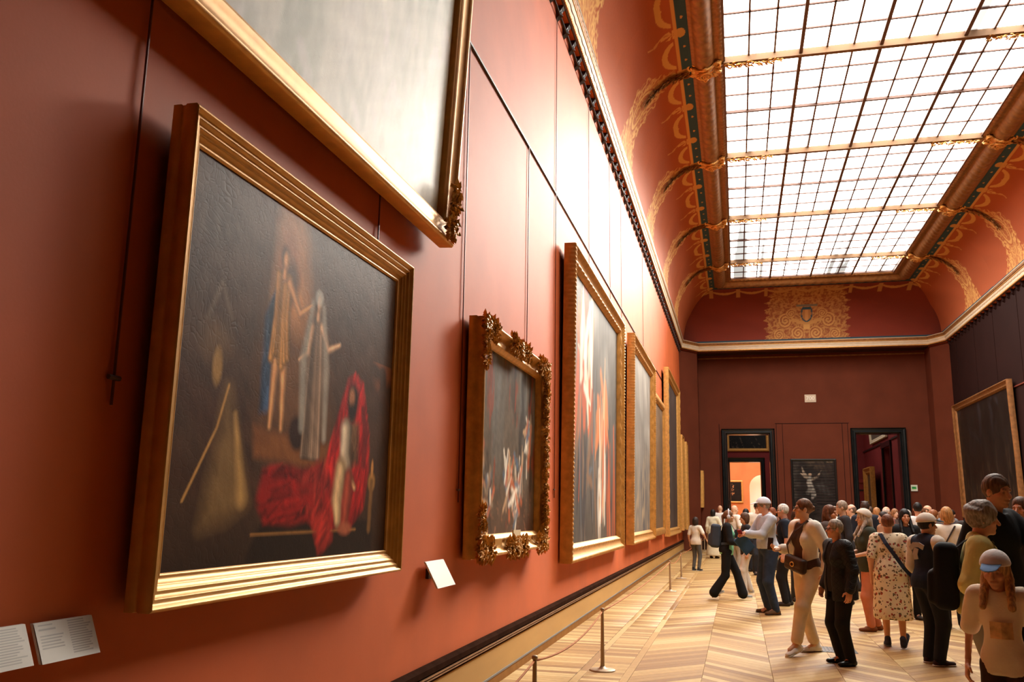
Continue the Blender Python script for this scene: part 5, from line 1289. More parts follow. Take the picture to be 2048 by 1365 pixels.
    def trousers(s, m, loose=0.012, hem=1.0, flare=0.0, name='trousers', waist=1.02, fold=0.005):
        F = Fld(); b = s.b; F.ell(s.pel+np.array([0, 0.008, 0.01]), (0.155*b+loose, 0.112*b+loose, 0.12), 0.05).cap(s.pel+np.array([-0.04, 0, 0.06]), s.pel+np.array([0.04, 0, 0.06]), 0.105*b+loose*0.5, k=0.05)
        for hpn, kn, an in ((s.hipl, s.kl, s.al), (s.hipr, s.kr, s.ar)):
            F.cap(hpn, kn, 0.088*b+loose, 0.060*b+loose, 0.035); en = kn+(an-kn)*hem; F.cap(kn, en, 0.060*b+loose, 0.046+loose+flare, 0.03)
        F.plane(s.pel+np.array([0, 0, waist-0.93]), (0, 0, 1))
        return s.finish(F, name, m, s.res, disp=s.folds(fold, 18))
    def skirt(s, m, th, hem, flare, name='skirt'):
        F = Fld(); F.cap((0, 0, 1.0), (0, 0, hem+0.06), 0.150*s.b+th, 0.150*s.b+th+flare, 0.05, flat=((0, 1, 0), 1.2)).plane((0, 0, hem), (0, 0, -1)); return s.finish(F, name, m, s.res, disp=s.folds(0.006, 14))
    def shoes(s, m, sole=None):
        for an, yw, tl in ((s.al, s.fyl, s.ftl), (s.ar, s.fyr, s.ftr)):
            R = rotm(rz=yw) @ rotm(rx=tl); q = lambda x, y, z: an+R @ np.array([x, y, z-0.08]); F = Fld(); up = R @ np.array([0, 0, 1.0])
            F.cap(q(0, 0.045, 0.036), q(0, -0.06, 0.034), 0.038, 0.040, 0.02).cap(q(0, -0.06, 0.032), q(0, -0.155, 0.028), 0.042, 0.034, 0.02, flat=(up, 1.35)).cap(q(0, 0.015, 0.05), q(0, 0.015, 0.10), 0.042, 0.040, 0.02)
            F.plane(q(0, 0, 0.0), -up); o = s.finish(F, 'shoe', m, max(0.008, s.res*0.75))
            if sole is not None:
                G = Fld(); G.cap(q(0, 0.05, 0.012), q(0, -0.155, 0.012), 0.043, 0.042, 0.01, flat=(up, 3.2)).plane(q(0, 0, 0.0), -up); v, f = G.mesh(max(0.008, s.res*0.75)); obj('sole', mesh_np('sole', v, f, None, True), sole, o)
    # ---- accessories
    def cap_hat(s, m, brim=None, front=0.0, curve=1.0):
        R = s.HR @ rotm(rz=math.radians(front)); q = lambda x, y, z: s.hc+R @ (np.array([x, y, z])*s.hs); F = Fld()
        F.ell(q(0, 0.010, 0.036), np.array([0.099, 0.121, 0.110])*s.hs, 0.01, R=R).plane(q(0, 0, 0.036), R @ np.array([0, -0.10, -1.0])); o = s.finish(F, 'cap', m, max(0.006, s.res*0.75))
        G = Fld(); G.cap(q(0, -0.080, 0.062), q(0, -0.150, 0.050), 0.066*s.hs, 0.058*s.hs, 0.02, flat=(R @ np.array([0, -0.25, 1.0]), 7)); V, Q = G.mesh(0.005); obj("brim", mesh_np('brim', V, Q, None, True), brim or m, o); return o
    def glasses(s, col=(40, 36, 34)):
        mb = MB(); 
        for sx in (-1, 1):
            mb.tube([s.hp(sx*0.032+0.021*math.cos(a), -0.101, 0.001+0.015*math.sin(a)) for a in np.linspace(0, 2*math.pi, 13)], 0.0026, 5)
            mb.tube([s.hp(sx*0.053, -0.100, 0.006), s.hp(sx*0.078, -0.06, 0.008), s.hp(sx*0.080, 0.0, 0.004)], 0.0024, 5)
        mb.tube([s.hp(-0.011, -0.101, 0.004), s.hp(0.011, -0.101, 0.004)], 0.0024, 5)
        mb.build('glasses', C_(col, rough=0.3), s.root)
    def prop(s, name, F, m, h=0.008, parent=None): V, Q = F.mesh(h); return obj(name, mesh_np(name, V, Q, None, True), m, parent or s.root)
    def ribbon(s, name, pts, w, m, nrm, th=0.006):
        """flat strap through local points; nrm: outward normals"""
        mb = MB(); P = [np.array(p, float) for p in pts]; vs = []
        for i, p in enumerate(P):
            d = P[min(i+1, len(P)-1)]-P[max(i-1, 0)]; d /= np.linalg.norm(d)+1e-9; n = np.array(nrm[i], float); n -= (n@d)*d; n /= np.linalg.norm(n)+1e-9; a = np.cross(d, n)*w/2
            vs += [p-a, p+a, p+a+n*th, p-a+n*th]
        fs = [(4*i+j, 4*i+(j+1) % 4, 4*i+4+(j+1) % 4, 4*i+4+j) for i in range(len(P)-1) for j in range(4)]+[(3, 2, 1, 0), tuple(4*(len(P)-1)+j for j in range(4))]
        mb.add(vs, fs); return mb.build(name, m, s.root)
    def backpack(s, m, size=(0.15, 0.09, 0.22), zc=1.22, straps=True, pocket=True):
        c = s.up((0, 0.115*s.b+0.02+size[1], zc)); F = Fld(); F.box(c, size, 0.06, R=s.T)
        if pocket: F.box(s.up((0, 0.115*s.b+0.02+size[1]*1.9, zc-size[2]*0.35)), (size[0]*0.75, 0.05, size[2]*0.5), 0.04, 0.02, R=s.T)
        o = s.prop('backpack', F, m, 0.010)
        if straps:
            for sx in (-1, 1):
                P = [s.up((sx*0.10, 0.125*s.b+0.02, 1.38)), s.up((sx*0.105, 0.05, 1.475)), s.up((sx*0.105, -0.06, 1.45)), s.up((sx*0.115, -0.125*s.b-0.02, 1.34)), s.up((sx*0.135, -0.125*s.b-0.02, 1.20)), s.up((sx*0.165*s.b, -0.04, 1.08)), s.up((sx*0.14, 0.11, 1.06))]
                s.ribbon('shoulder_strap', P, 0.05, m, [s.T @ np.array(v) for v in ((0, 1, 0.6), (0, 0.2, 1), (0, -0.6, 1), (0, -1, 0.3), (0, -1, 0), (sx, -0.5, 0), (sx, 0.5, 0))])
        return o

BLK = (26, 26, 28)
def skin_mid(): return (214, 158, 120)
WHITE_SOLE = C_((226, 220, 210), rough=0.6)
DENIM = C_((44, 58, 82), var=0.18, vs=14); NAVYD = C_((26, 32, 48), var=0.15)

# --- boy in white tee standing by the wall
p = Person('boy in white tee and grey trousers looking up at the far paintings', -1.13, 24.9, 150, 1.41, dict(hr=(-0.36, -0.12, 0.98), hl=(0.24, -0.02, 0.88), pr=(-0.6, 0.6, -0.4)), (206, 146, 108), ('bob', (48, 34, 28)), head_scale=1.12, res=0.012)
p.top('t_shirt', C_((226, 214, 196)), 0.014, 0.84, 0.42); p.trousers(C_((88, 86, 82)), 0.006); p.shoes(C_((36, 36, 38)), WHITE_SOLE)

# --- woman with headphones walking to the right
p = Person('walking woman with white headphones, mint top and grey backpack', -0.22, 17.0, 92, 1.60, dict(lean=5, fl=(0.07, -0.30, 0.085, 4), fr=(-0.07, 0.26, 0.13, -4, -28), hr=(-0.12, -0.30, 1.06), hl=(0.16, -0.30, 1.08), pr=(-0.5, 0.6, -0.8), pl=(0.5, 0.6, -0.8), cl=0.9, cr=0.9), (216, 160, 124), ('pony', (112, 76, 50)), True, 0.95, 0.009)
p.top('tank_top', C_((140, 214, 170), var=0.2, vs=4), 0.012, 0.86, 0.0); p.top('jacket', C_(BLK), 0.020, 0.90, 0.95, opening=(0.16, 0)); p.trousers(C_((22, 22, 25)), 0.022, 1.0, 0.03); p.shoes(C_((150, 150, 146)), WHITE_SOLE)
p.backpack(C_((62, 70, 84)), (0.15, 0.10, 0.23), 1.20)
mb = MB(); mb.tube([p.hp(0.092*math.cos(a), 0.01, 0.03+0.118*math.sin(a)) for a in np.linspace(-0.25, math.pi+0.25, 16)], 0.013, 8)
hb = mb.build('headphones', C_((224, 226, 236), rough=0.4), p.root, True)
for sx in (-1, 1): p.prop('ear_cup', Fld().ell(p.hp(sx*0.094, 0.008, -0.008), (0.022, 0.036, 0.042), R=p.HR), C_((224, 226, 236), rough=0.4), 0.006, hb)
F = Fld().box(p.up((0.02, -0.36, 1.12)), (0.04, 0.008, 0.075), 0.006, R=rotm(rx=0.5)); p.prop('phone', F, C_((30, 30, 34), rough=0.3), 0.005)

# --- man with the white cap and light shirt
p = Person('man in white cap, pale shirt and jeans holding a red wallet', 0.46, 14.9, -68, 1.80, dict(lean=3, fl=(0.13, 0.02, 0.08, 14), fr=(-0.15, 0.03, 0.08, -16), hl=(0.02, -0.36, 1.17), hr=(-0.06, -0.34, 1.18), pl=(0.9, 0.5, -0.5), pr=(-0.9, 0.5, -0.5), cl=0.7, cr=0.7, dl=(-0.75, -0.6, 0.1), dr=(0.75, -0.6, 0.1), nl=(0, 0.6, -0.8), nr=(0, 0.6, -0.8)), (218, 150, 116), ('short', (150, 130, 110)), False, 1.14, 0.0085, gaze=(-12, 4))
p.top('shirt', C_((186, 192, 204), vs=14), 0.016, 0.965, 0.93, 0.0055, 0.02, collar=True); p.trousers(DENIM, 0.012); p.shoes(C_((98, 70, 44)), C_((60, 44, 32)))
F = Fld(); F.ell(p.pel+np.array([0, 0, 0.035]), (0.202, 0.152, 0.022), 0.004); p.prop('belt', F, C_((40, 30, 26)), 0.007); p.prop('belt_buckle', Fld().box(p.pel+np.array([0, -0.153, 0.035]), (0.022, 0.006, 0.016), 0.003), mat('brass_buckle', (170, 124, 60), 0.3, 0.9), 0.004)
p.cap_hat(C_((214, 214, 224))); p.glasses()
w = Person.prop(p, 'wallet', Fld().box((-0.02, -0.44, 1.20), (0.055, 0.018, 0.035), 0.008, R=rotm(rx=0.4)), C_((122, 30, 34)), 0.005)
p.prop('folder', Fld().box((-0.12, -0.33, 1.02), (0.012, 0.10, 0.15), 0.006, R=rotm(rx=0.75, ry=0.1)), C_((52, 84, 120)), 0.007)

# --- woman in white jacket
p = Person('woman in white jacket and beige trousers with a brown waist bag', 0.76, 10.92, -52, 1.725, dict(lean=2, fl=(0.10, -0.30, 0.115, 8, 16), fr=(-0.09, 0.14, 0.085, -10), hr=(-0.24, -0.20, 1.14), hl=(0.27, 0.02, 0.90), pr=(-0.4, 1, -0.7), cr=0.8, nr=(0.4, 0.3, 0.5), cl=0.7), (214, 156, 116), ('bun', (112, 72, 44)), True, 1.0, 0.008, gaze=(-24, -6))
p.top('shirt', C_((84, 62, 50)), 0.012, 0.93, 0.3); p.top('jacket', C_((238, 230, 216)), 0.024, 1.00, 0.88, opening=(0.072, 0.0), collar=True); p.trousers(C_((226, 204, 172)), 0.018, 0.86); p.shoes(C_((236, 230, 222)), WHITE_SOLE); p.glasses((70, 60, 54))
bag = p.prop('waist_bag', Fld().box((0.02, -0.185, 0.985), (0.155, 0.045, 0.085), 0.035, R=rotm(ry=0.22)).box((0.02, -0.215, 1.01), (0.14, 0.02, 0.05), 0.02, 0.01, R=rotm(ry=0.22)), C_((64, 44, 34), rough=0.5), 0.007)
mb = MB(); mb.tube([(0.02+0.030*math.cos(a), -0.240, 0.985+0.024*math.sin(a)) for a in np.linspace(0, 2*math.pi, 13)], 0.007, 6); mb.build('buckle', mat('gold_buckle', (214, 160, 80), 0.3, 0.9), bag, True)
p.ribbon('bag_strap', [(-0.13, -0.17, 0.96), (-0.17, -0.10, 1.05), p.up((-0.12, -0.165, 1.20)), p.up((0.02, -0.16, 1.36)), p.up((0.11, -0.05, 1.475)), p.up((0.10, 0.10, 1.40)), p.up((-0.05, 0.155, 1.2)), p.up((-0.18, 0.08, 1.02))], 0.03, C_((64, 44, 34), rough=0.5), [(0, -1, 0), (-1, -1, 0), (0, -1, 0), (0, -1, 0.3), (0, -0.3, 1), (0, 1, 0.4), (0, 1, 0), (-1, 1, 0)])
p.prop('phone', Fld().box((-0.25, -0.31, 1.20), (0.036, 0.007, 0.072), 0.005, R=rotm(rx=-0.2, rz=0.3)), C_((30, 30, 34), rough=0.3), 0.005)

# --- woman in black quilted jacket
quilt = cloth('black_quilting', (30, 30, 33), 0.6, bump=0.0)
nt = quilt.node_tree; tc = nt.nodes.new('ShaderNodeTexCoord'); mp = nt.nodes.new('ShaderNodeMapping'); mp.inputs['Rotation'].default_value = (0, math.radians(45), 0); ck = nt.nodes.new('ShaderNodeTexBrick')
ck.inputs['Scale'].default_value = 11; ck.inputs['Mortar Size'].default_value = 0.03; ck.offset = 0.0; ck.inputs['Brick Width'].default_value = 0.5; ck.inputs['Row Height'].default_value = 0.5; ck.inputs['Mortar Smooth'].default_value = 1.0
mp2 = nt.nodes.new('ShaderNodeVectorRotate'); mp2.rotation_type = 'X_AXIS'; mp2.inputs['Angle'].default_value = math.radians(90)
nt.links.new(tc.outputs['Object'], mp.inputs[0]); nt.links.new(mp.outputs[0], mp2.inputs[0]); nt.links.new(mp2.outputs[0], ck.inputs['Vector'])
bp = nt.nodes.new('ShaderNodeBump'); bp.invert = True; bp.inputs['Distance'].default_value = 0.012; nt.links.new(ck.outputs['Fac'], bp.inputs['Height']); nt.links.new(bp.outputs[0], nt.nodes['Principled BSDF'].inputs['Normal'])
p = Person('short grey-haired woman in black quilted jacket and black trousers', 1.05, 10.27, -62, 1.50, dict(lean=4, fl=(0.12, 0.0, 0.08, 6), fr=(-0.11, 0.02, 0.08, -10), hl=(0.26, -0.06, 0.88), hr=(-0.25, -0.08, 0.90)), (216, 146, 112), ('short', (168, 152, 136)), True, 1.18, 0.008, gaze=(-8, -3))
p.top('shirt', C_((30, 26, 26)), 0.012, 0.86, 0.3); p.top('quilted_jacket', quilt, 0.026, 0.76, 0.97, 0.003, opening=(0.05, 0.0)); p.trousers(C_((24, 24, 26)), 0.012); p.shoes(C_((20, 20, 22), rough=0.4)); p.glasses((60, 52, 46))

# --- grey-haired man with glasses behind the cap
p = Person('white-haired man with dark glasses and navy top behind the man in white cap', 0.80, 16.3, -95, 1.72, dict(fl=(0.1, -0.04, 0.08, 6)), (218, 152, 122), ('short', (214, 206, 198)), False, 1.12, 0.010)
p.top('polo_shirt', C_((30, 36, 50)), 0.016, 0.86, 0.42); p.trousers(C_((30, 30, 34)), 0.012); p.shoes(C_((60, 50, 44))); p.glasses((20, 20, 22)); p.backpack(C_((28, 28, 34)), (0.13, 0.07, 0.19))
# --- bald man in white tee
p = Person('bald man in white tee and light trousers beside the headphone woman', -0.10, 25.0, 128, 1.76, dict(hr=(-0.30, -0.16, 0.98), cl=0.9), (222, 170, 134), ('bald', (120, 90, 70)), False, 1.05, 0.011)
p.top('t_shirt', C_((232, 224, 212)), 0.016, 0.86, 0.42); p.trousers(C_((176, 168, 156)), 0.014); p.shoes(C_((200, 190, 178)), WHITE_SOLE); p.prop('shoulder_bag', Fld().box((-0.22, 0.02, 0.98), (0.06, 0.13, 0.11), 0.04), C_(BLK), 0.012)
# --- person in white trousers half hidden by the man with the cap
p = Person('woman in white trousers mostly hidden behind the man in pale shirt', 0.16, 18.5, -80, 1.56, dict(fl=(0.1, -0.10, 0.08, 6), fr=(-0.1, 0.06, 0.08, -6)), (214, 158, 124), ('bob', (92, 62, 44)), True, 1.0, 0.011)
p.top('cardigan', C_((36, 34, 38)), 0.018, 0.82, 0.95); p.trousers(C_((218, 212, 204)), 0.016); p.shoes(C_((170, 160, 150)), WHITE_SOLE)
# --- person in long cream dress near the corner
p = Person('figure in long cream dress with black hair near the corner pilaster', -0.84, 31.9, 160, 1.66, dict(hr=(-0.2, -0.28, 1.2)), (150, 106, 80), ('bob', (24, 22, 22)), True, 1.05, 0.012)
p.top('cream_top', C_((228, 218, 190)), 0.02, 0.86, 0.9); p.skirt(C_((224, 210, 178)), 0.03, 0.10, 0.08); p.shoes(C_((60, 50, 44)))
# --- woman with long grey hair, kerchief and salmon trousers
p = Person('woman with long grey hair, white kerchief and salmon trousers', 1.75, 13.3, -78, 1.62, dict(lean=4, fl=(0.09, -0.06, 0.08, 5), fr=(-0.10, 0.10, 0.08, -5), hl=(0.16, -0.26, 1.06), hr=(-0.16, -0.28, 1.08)), (212, 156, 122), ('long', (186, 176, 166)), True, 1.05, 0.0085)
p.top('jacket', C_((58, 62, 50)), 0.024, 0.84, 0.5); p.trousers(C_((206, 128, 98), var=0.12), 0.012, 0.97); p.shoes(C_((132, 78, 48))); F = Fld(); F.ell(p.hp(0, 0.01, 0.044), (0.097, 0.120, 0.106), R=p.HR).plane(p.hp(0, 0, 0.045), p.HR @ np.array([0, -0.55, -1.0])); p.prop('kerchief', F, C_((228, 214, 198)), 0.007)
# --- woman in floral dress
flor = mat('floral_print', (232, 214, 182), 0.8, var=0.05); nt = flor.node_tree; b = nt.nodes['Principled BSDF']; tc = nt.nodes.new('ShaderNodeTexCoord')
def vor(scale, rad, col, prev, seed):
    v = nt.nodes.new('ShaderNodeTexVoronoi'); v.inputs['Scale'].default_value = scale; ofs = nt.nodes.new('ShaderNodeMapping'); ofs.inputs['Location'].default_value = (seed, seed*1.7, seed*0.3)
    n = nt.nodes.new('ShaderNodeTexNoise'); n.inputs['Scale'].default_value = 26; mxv = nt.nodes.new('ShaderNodeVectorMath'); mxv.operation = 'MULTIPLY_ADD'; mxv.inputs[1].default_value = (0.05, 0.05, 0.05)
    nt.links.new(tc.outputs['Object'], n.inputs['Vector']); nt.links.new(n.outputs['Color'], mxv.inputs[0]); nt.links.new(tc.outputs['Object'], mxv.inputs[2]); nt.links.new(mxv.outputs[0], ofs.inputs[0]); nt.links.new(ofs.outputs[0], v.inputs['Vector'])
    lt = nt.nodes.new('ShaderNodeMath'); lt.operation = 'LESS_THAN'; lt.inputs[1].default_value = rad; nt.links.new(v.outputs['Distance'], lt.inputs[0])
    mx = nt.nodes.new('ShaderNodeMix'); mx.data_type = 'RGBA'; nt.links.new(lt.outputs[0], mx.inputs[0]); nt.links.new(prev, mx.inputs[6]); mx.inputs[7].default_value = (*lin(col), 1); return mx.outputs[2]
prev = b.inputs['Base Color'].links[0].from_socket
for sc_, rd, cl, sd in ((17, 0.30, (112, 92, 62), 1.3), (13, 0.24, (168, 66, 48), 4.1), (22, 0.22, (84, 66, 50), 7.7), (11, 0.16, (140, 44, 38), 2.2)): prev = vor(sc_, rd, cl, prev, sd)
nt.links.new(prev, b.inputs['Base Color'])
p = Person('woman in cream floral dress with a navy cross-body strap, seen from behind', 1.78, 11.76, 172, 1.565, dict(lean=3, fl=(0.09, -0.10, 0.08, 6), fr=(-0.10, 0.12, 0.12, -16, -32), hl=(0.24, -0.04, 0.90), hr=(-0.24, -0.04, 0.90)), (206, 142, 104), ('short', (112, 64, 40)), True, 1.16, 0.008)
F = Fld(); p.torso(F, 0.016, 0.6); p.sleeves(F, 0.018, 0.45); F.ops = [o for o in F.ops if o[0] != 'pl']; F.cap((0, 0, 1.0), (0, 0, 0.42), 0.165*p.b, 0.215*p.b, 0.06, flat=((0, 1, 0), 1.15)).plane((0, 0, 0.36), (0, 0, -1)); p.finish(F, 'floral_dress', flor, p.res, disp=p.folds(0.006, 16)); p.shoes(C_((52, 56, 76)), C_((120, 118, 128)))
p.ribbon('bag_strap', [p.up((0.12, -0.06, 1.47)), p.up((0.10, 0.09, 1.455)), p.up((0.04, 0.165, 1.33)), p.up((-0.06, 0.185, 1.18)), p.up((-0.16, 0.165, 1.02)), p.up((-0.235, 0.06, 0.93))], 0.05, C_((40, 44, 60)), [(0, -0.4, 1), (0, 0.5, 1), (0, 1, 0.2), (0, 1, 0), (-0.4, 1, 0), (-1, 0.4, 0)])
p.prop('handbag', Fld().box(p.up((-0.285, 0.0, 0.87)), (0.05, 0.12, 0.09), 0.03), C_((40, 44, 60)), 0.01)
# --- teenager in varsity jacket
p = Person('teenager in navy varsity jacket with white sleeves and white cap', 1.98, 10.6, 122, 1.565, dict(fl=(0.12, -0.04, 0.08, 10), fr=(-0.13, 0.04, 0.08, -14), hr=(-0.22, -0.20, 0.92), hl=(0.22, -0.16, 0.93)), (196, 134, 98), ('short', (34, 26, 24)), False, 1.08, 0.008, 1.06, gaze=(-14, 0))
p.top('varsity_jacket', C_((26, 32, 48)), 0.026, 0.86, 0.0, 0.005, collar=True); p.sleeve_pair('sleeve', C_((222, 212, 198)), 0.026, 0.97); p.trousers(C_((28, 30, 38)), 0.020); p.shoes(C_((54, 32, 32)), C_((214, 206, 196)))
for zz in (0.895, 0.915): F = Fld(); F.ell(p.pel+np.array([0, 0, zz-0.93]), (0.214, 0.166, 0.006), 0.003); p.prop('hem_stripe', F, C_((226, 220, 210)), 0.006)
p.cap_hat(C_((226, 212, 196)), C_((92, 128, 170)))
PT = [p.up(v) for v in ((-0.11, 0.150, 1.33), (-0.05, 0.160, 1.36), (0.03, 0.160, 1.36), (0.10, 0.150, 1.31))]; p.ribbon('back_patch', PT, 0.06, C_((176, 168, 160)), [(0, 1, 0)]*4, 0.01); PT = [p.up(v) for v in ((0.0, 0.155, 1.32), (0.02, 0.157, 1.25), (0.01, 0.152, 1.19))]; p.ribbon('back_patch', PT, 0.07, C_((176, 168, 160)), [(0, 1, 0)]*3, 0.008)
# --- woman in yellow jacket with black backpack
p = Person('woman with curly grey hair in pale yellow jacket with black backpack', 1.63, 6.95, 78, 1.655, dict(lean=3, fl=(0.10, 0, 0.08, 8), hl=(0.20, -0.26, 1.02), hr=(-0.24, -0.10, 0.95), pl=(0.5, 0.4, -1)), (216, 150, 116), ('curly', (150, 136, 124)), True, 1.08, 0.0085, gaze=(4, 4))
p.top('jacket', C_((222, 208, 130)), 0.024, 0.92, 0.95, collar=True); p.trousers(C_((150, 144, 132)), 0.020); p.shoes(C_((120, 110, 98)), WHITE_SOLE); p.backpack(C_((20, 20, 23)), (0.16, 0.085, 0.24), 1.17)
p.ribbon('waist_strap', [p.up((0.16, 0.13, 1.02)), p.up((0.21, 0.02, 1.05)), p.up((0.175, -0.09, 1.10))], 0.03, C_((20, 20, 23)), [(1, 1, 0), (1, 0, 0), (1, -1, 0)])
# --- tall man in black
p = Person('tall man in black jacket with receding brown hair holding a green phone', 1.91, 7.65, 46, 1.88, dict(lean=4, hl=(0.05, -0.42, 1.28), hr=(-0.22, -0.10, 0.95), pl=(0.8, 0.4, -0.8), cl=0.5, dl=(-0.2, -0.4, 0.9), nl=(-0.3, 0.9, 0.3), tl=(-0.8, 0, 0.2)), (206, 136, 100), ('short', (96, 70, 52)), False, 1.12, 0.008, gaze=(-12, 5))
p.top('jacket', C_((20, 21, 24)), 0.026, 0.86, 0.97, collar=True); p.trousers(C_((24, 24, 28)), 0.014); p.shoes(C_((30, 26, 24)))
p.prop('phone', Fld().box((0.03, -0.47, 1.40), (0.04, 0.008, 0.075), 0.006, R=rotm(rx=0.5, ry=1.1)), C_((54, 110, 92)), 0.005)
# --- girl with cap in the right foreground
p = Person('girl in white cap and peach tee with long fair hair in the right foreground', 1.485, 5.9, -18, 1.34, dict(fl=(0.09, 0, 0.08, 8), hr=(-0.25, -0.04, 0.90), hl=(0.25, -0.08, 0.90)), (214, 150, 112), ('long', (190, 144, 92)), False, 0.80, 0.008, 1.14, gaze=(-10, 10))
p.top('t_shirt', C_((246, 226, 200), var=0.06, vs=3), 0.022, 0.84, 0.45); p.trousers(C_((70, 48, 36)), 0.022); p.shoes(C_((200, 190, 180)), WHITE_SOLE); p.cap_hat(C_((232, 226, 222)), C_((120, 156, 200)))
p.ribbon('shirt_print', [p.up((-0.075, -0.118, 1.17)), p.up((0.0, -0.142, 1.17)), p.up((0.075, -0.118, 1.17))], 0.12, C_((226, 176, 124), var=0.4, vs=14), [(-0.3, -1, 0), (0, -1, 0), (0.3, -1, 0)], 0.004)
# --- person cut off by the right edge
p = Person('person in dark red top and navy jeans cut off by the right edge', 1.63, 5.15, -110, 1.60, dict(fl=(0.12, 0.02, 0.08, 8)), (206, 146, 110), ('short', (50, 36, 30)), False, 1.2, 0.009)
p.top('sweater', C_((96, 28, 34)), 0.024, 0.86, 0.95); p.trousers(C_((36, 46, 66)), 0.03); p.shoes(C_((40, 36, 34)))

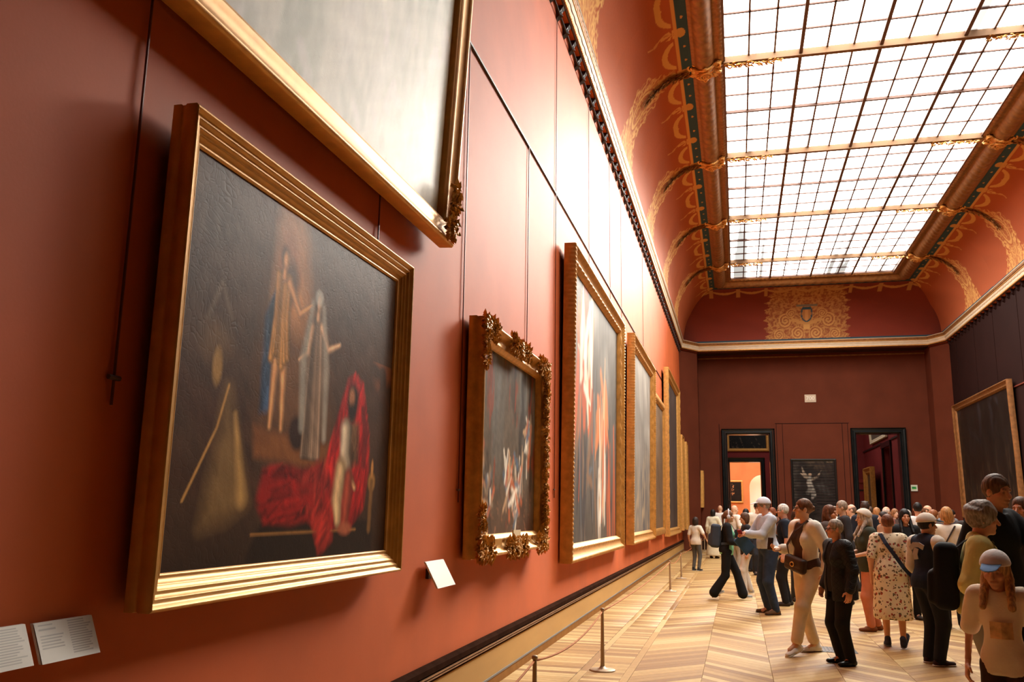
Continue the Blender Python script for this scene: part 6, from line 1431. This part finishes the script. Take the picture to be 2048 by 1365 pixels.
# --- the crowd towards the end of the room
CROWD = [
    ('bald man in white shirt standing far back by the left doorway', -0.62, 33.5, 170, 1.82, False, ('bald', (150, 120, 100)), (228, 222, 214), (60, 60, 64), None),
    ('young man with dark hair and white tee in front of the left doorway', 0.50, 24.0, 10, 1.83, False, ('tall', (28, 22, 20)), (224, 214, 200), (40, 42, 50), None),
    ('woman with long black hair in dark top near the left doorway', 0.21, 25.3, 150, 1.67, True, ('long', (26, 20, 18)), (44, 38, 40), (36, 36, 42), None),
    ('dark-haired woman in white collar behind the man in white cap', 1.03, 17.2, 20, 1.62, True, ('bob', (58, 38, 28)), (220, 210, 200), (50, 50, 56), None),
    ('person with reddish hair glimpsed behind the white cap', 0.98, 26.3, -60, 1.72, True, ('bob', (128, 70, 44)), (110, 74, 60), (50, 46, 44), None),
    ('woman with straight brown hair looking right behind the white jacket', 1.33, 14.3, 66, 1.69, True, ('long', (98, 58, 36)), (84, 70, 66), (44, 44, 50), None),
    ('grey-haired man with glasses looking left before the black framed painting', 1.85, 17.0, -86, 1.80, False, ('short', (150, 130, 112)), (46, 44, 48), (48, 48, 54), 'g'),
    ('person in pale top behind the man with glasses', 2.43, 24.2, -100, 1.76, False, ('short', (160, 140, 120)), (214, 206, 196), (60, 58, 60), None),
    ('bald man looking left near the right doorway', 2.36, 20.0, -88, 1.77, False, ('balding', (120, 96, 80)), (188, 176, 164), (52, 52, 58), None),
    ('man in dark navy jacket with sunglasses on his head', 2.45, 18.8, 172, 1.82, False, ('short', (60, 44, 36)), (30, 34, 46), (36, 36, 42), 's'),
    ('fair-haired person far back below the right doorway', 3.39, 24.0, 160, 1.74, True, ('bob', (170, 120, 76)), (120, 96, 80), (60, 58, 60), None),
    ('dark-haired woman with ponytail behind the floral dress', 2.62, 17.6, -70, 1.62, True, ('pony', (48, 32, 26)), (160, 120, 90), (50, 48, 50), None),
    ('pink-faced bald man in the crowd below the right doorway', 3.33, 22.2, 120, 1.75, False, ('balding', (196, 180, 170)), (150, 90, 80), (60, 60, 66), None),
    ('woman with light brown hair deep in the crowd', 4.12, 26.0, 30, 1.73, True, ('bob', (150, 104, 70)), (90, 70, 64), (50, 50, 56), None),
    ('young woman with long black hair in black facing the camera', 2.52, 15.0, 6, 1.65, True, ('long', (20, 17, 18)), (26, 25, 28), (24, 24, 28), None),
    ('tall man with short black hair in white shirt behind the white cap teenager', 3.43, 18.9, 176, 1.81, False, ('short', (26, 20, 18)), (214, 210, 206), (40, 40, 46), None),
    ('bald man beside the tall black-haired man', 3.98, 21.0, 60, 1.78, False, ('balding', (110, 80, 60)), (100, 80, 70), (48, 46, 50), None),
    ('auburn-haired woman between the white cap and the tall man', 3.52, 18.0, 140, 1.67, True, ('short', (140, 84, 48)), (72, 60, 58), (48, 46, 50), None),
    ('blonde woman in white tee with a thin dark strap, seen from behind', 2.92, 14.0, 172, 1.68, True, ('bob', (186, 134, 82)), (234, 222, 206), (24, 24, 28), 'strap'),
    ('dark-haired man right of the blonde woman in white tee', 4.70, 22.0, -30, 1.70, False, ('short', (40, 30, 26)), (60, 56, 60), (44, 44, 50), None),
    ('person with black hair raising a hand behind the curly grey hair', 3.50, 15.0, 160, 1.74, False, ('short', (22, 20, 20)), (56, 46, 44), (40, 40, 46), 'raise'),
    ('man holding up a phone at the right edge behind the tall man', 2.85, 10.2, -40, 1.76, False, ('short', (92, 66, 50)), (36, 34, 38), (36, 36, 42), 'hold'),
    ('woman with grey hair in the back of the crowd', 4.33, 25.2, -140, 1.70, True, ('bob', (176, 166, 156)), (130, 110, 100), (60, 60, 64), None),
    ('man in dark jacket at the very back of the crowd', 3.82, 28.2, 180, 1.80, False, ('short', (66, 48, 38)), (50, 48, 52), (44, 44, 50), None),
    ('woman in beige coat in the back right of the crowd', 5.5, 27.0, -150, 1.68, True, ('bob', (120, 84, 58)), (190, 166, 136), (60, 56, 54), None),
    ('man in grey sweater in the back right of the crowd', 5.0, 24.0, 160, 1.76, False, ('short', (84, 66, 52)), (110, 108, 110), (44, 44, 50), None),
    ('woman in red top far back near the right doorway', 4.6, 30.0, 170, 1.70, True, ('long', (70, 46, 34)), (150, 60, 54), (44, 44, 50), None),
    ('man in black tee far back by the left doorway', 0.9, 31.0, 175, 1.78, False, ('short', (50, 38, 32)), (38, 38, 42), (60, 60, 66), None),
]
for lb, x, y, hd, H, fem, hr, tc_, bc, ex in CROWD:
    po = {}
    if ex == 'raise': po = dict(hr=(-0.10, -0.30, 1.70), pr=(-1, 0.2, -0.4))
    if ex == 'hold': po = dict(hr=(-0.10, -0.44, 1.52), hl=(0.06, -0.44, 1.52), pr=(-1, 0.1, -0.6), pl=(1, 0.1, -0.6), cl=0.8, cr=0.8)
    near = y < 16
    q = Person(lb, x, y, hd, H, po, [(214, 158, 122), (206, 142, 108), (222, 170, 138)][int(abs(x*10)) % 3], hr, fem, 1.0 if fem else 1.08, 0.011 if near else 0.019, group='visitors in the crowd towards the end wall')
    q.top('shirt' if not near else 'top', C_(tc_), 0.018, 0.86, 0.45 if ex == 'strap' or (int(x*7) % 2) else 0.95); q.trousers(C_(bc), 0.014); q.shoes(C_((54, 46, 42)))
    if ex == 'g': q.glasses()
    if ex == 's': q.prop('sunglasses', Fld().cap(q.hp(-0.06, -0.05, 0.115), q.hp(0.06, -0.05, 0.115), 0.016, flat=((0, 1, 0), 1.6)), C_((22, 22, 24), rough=0.3), 0.01)
    if ex == 'strap': q.ribbon('bag_strap', [q.up((-0.11, -0.05, 1.475)), q.up((-0.09, 0.10, 1.44)), q.up((0.02, 0.155, 1.25)), q.up((0.13, 0.15, 1.05))], 0.022, C_((60, 44, 36)), [(0, -0.3, 1), (0, 0.6, 1), (0, 1, 0), (0, 1, 0)])
    if ex == 'hold': q.prop('phone', Fld().box((-0.02, -0.52, 1.60), (0.08, 0.01, 0.045), 0.006), C_((24, 24, 28), rough=0.3), 0.008)
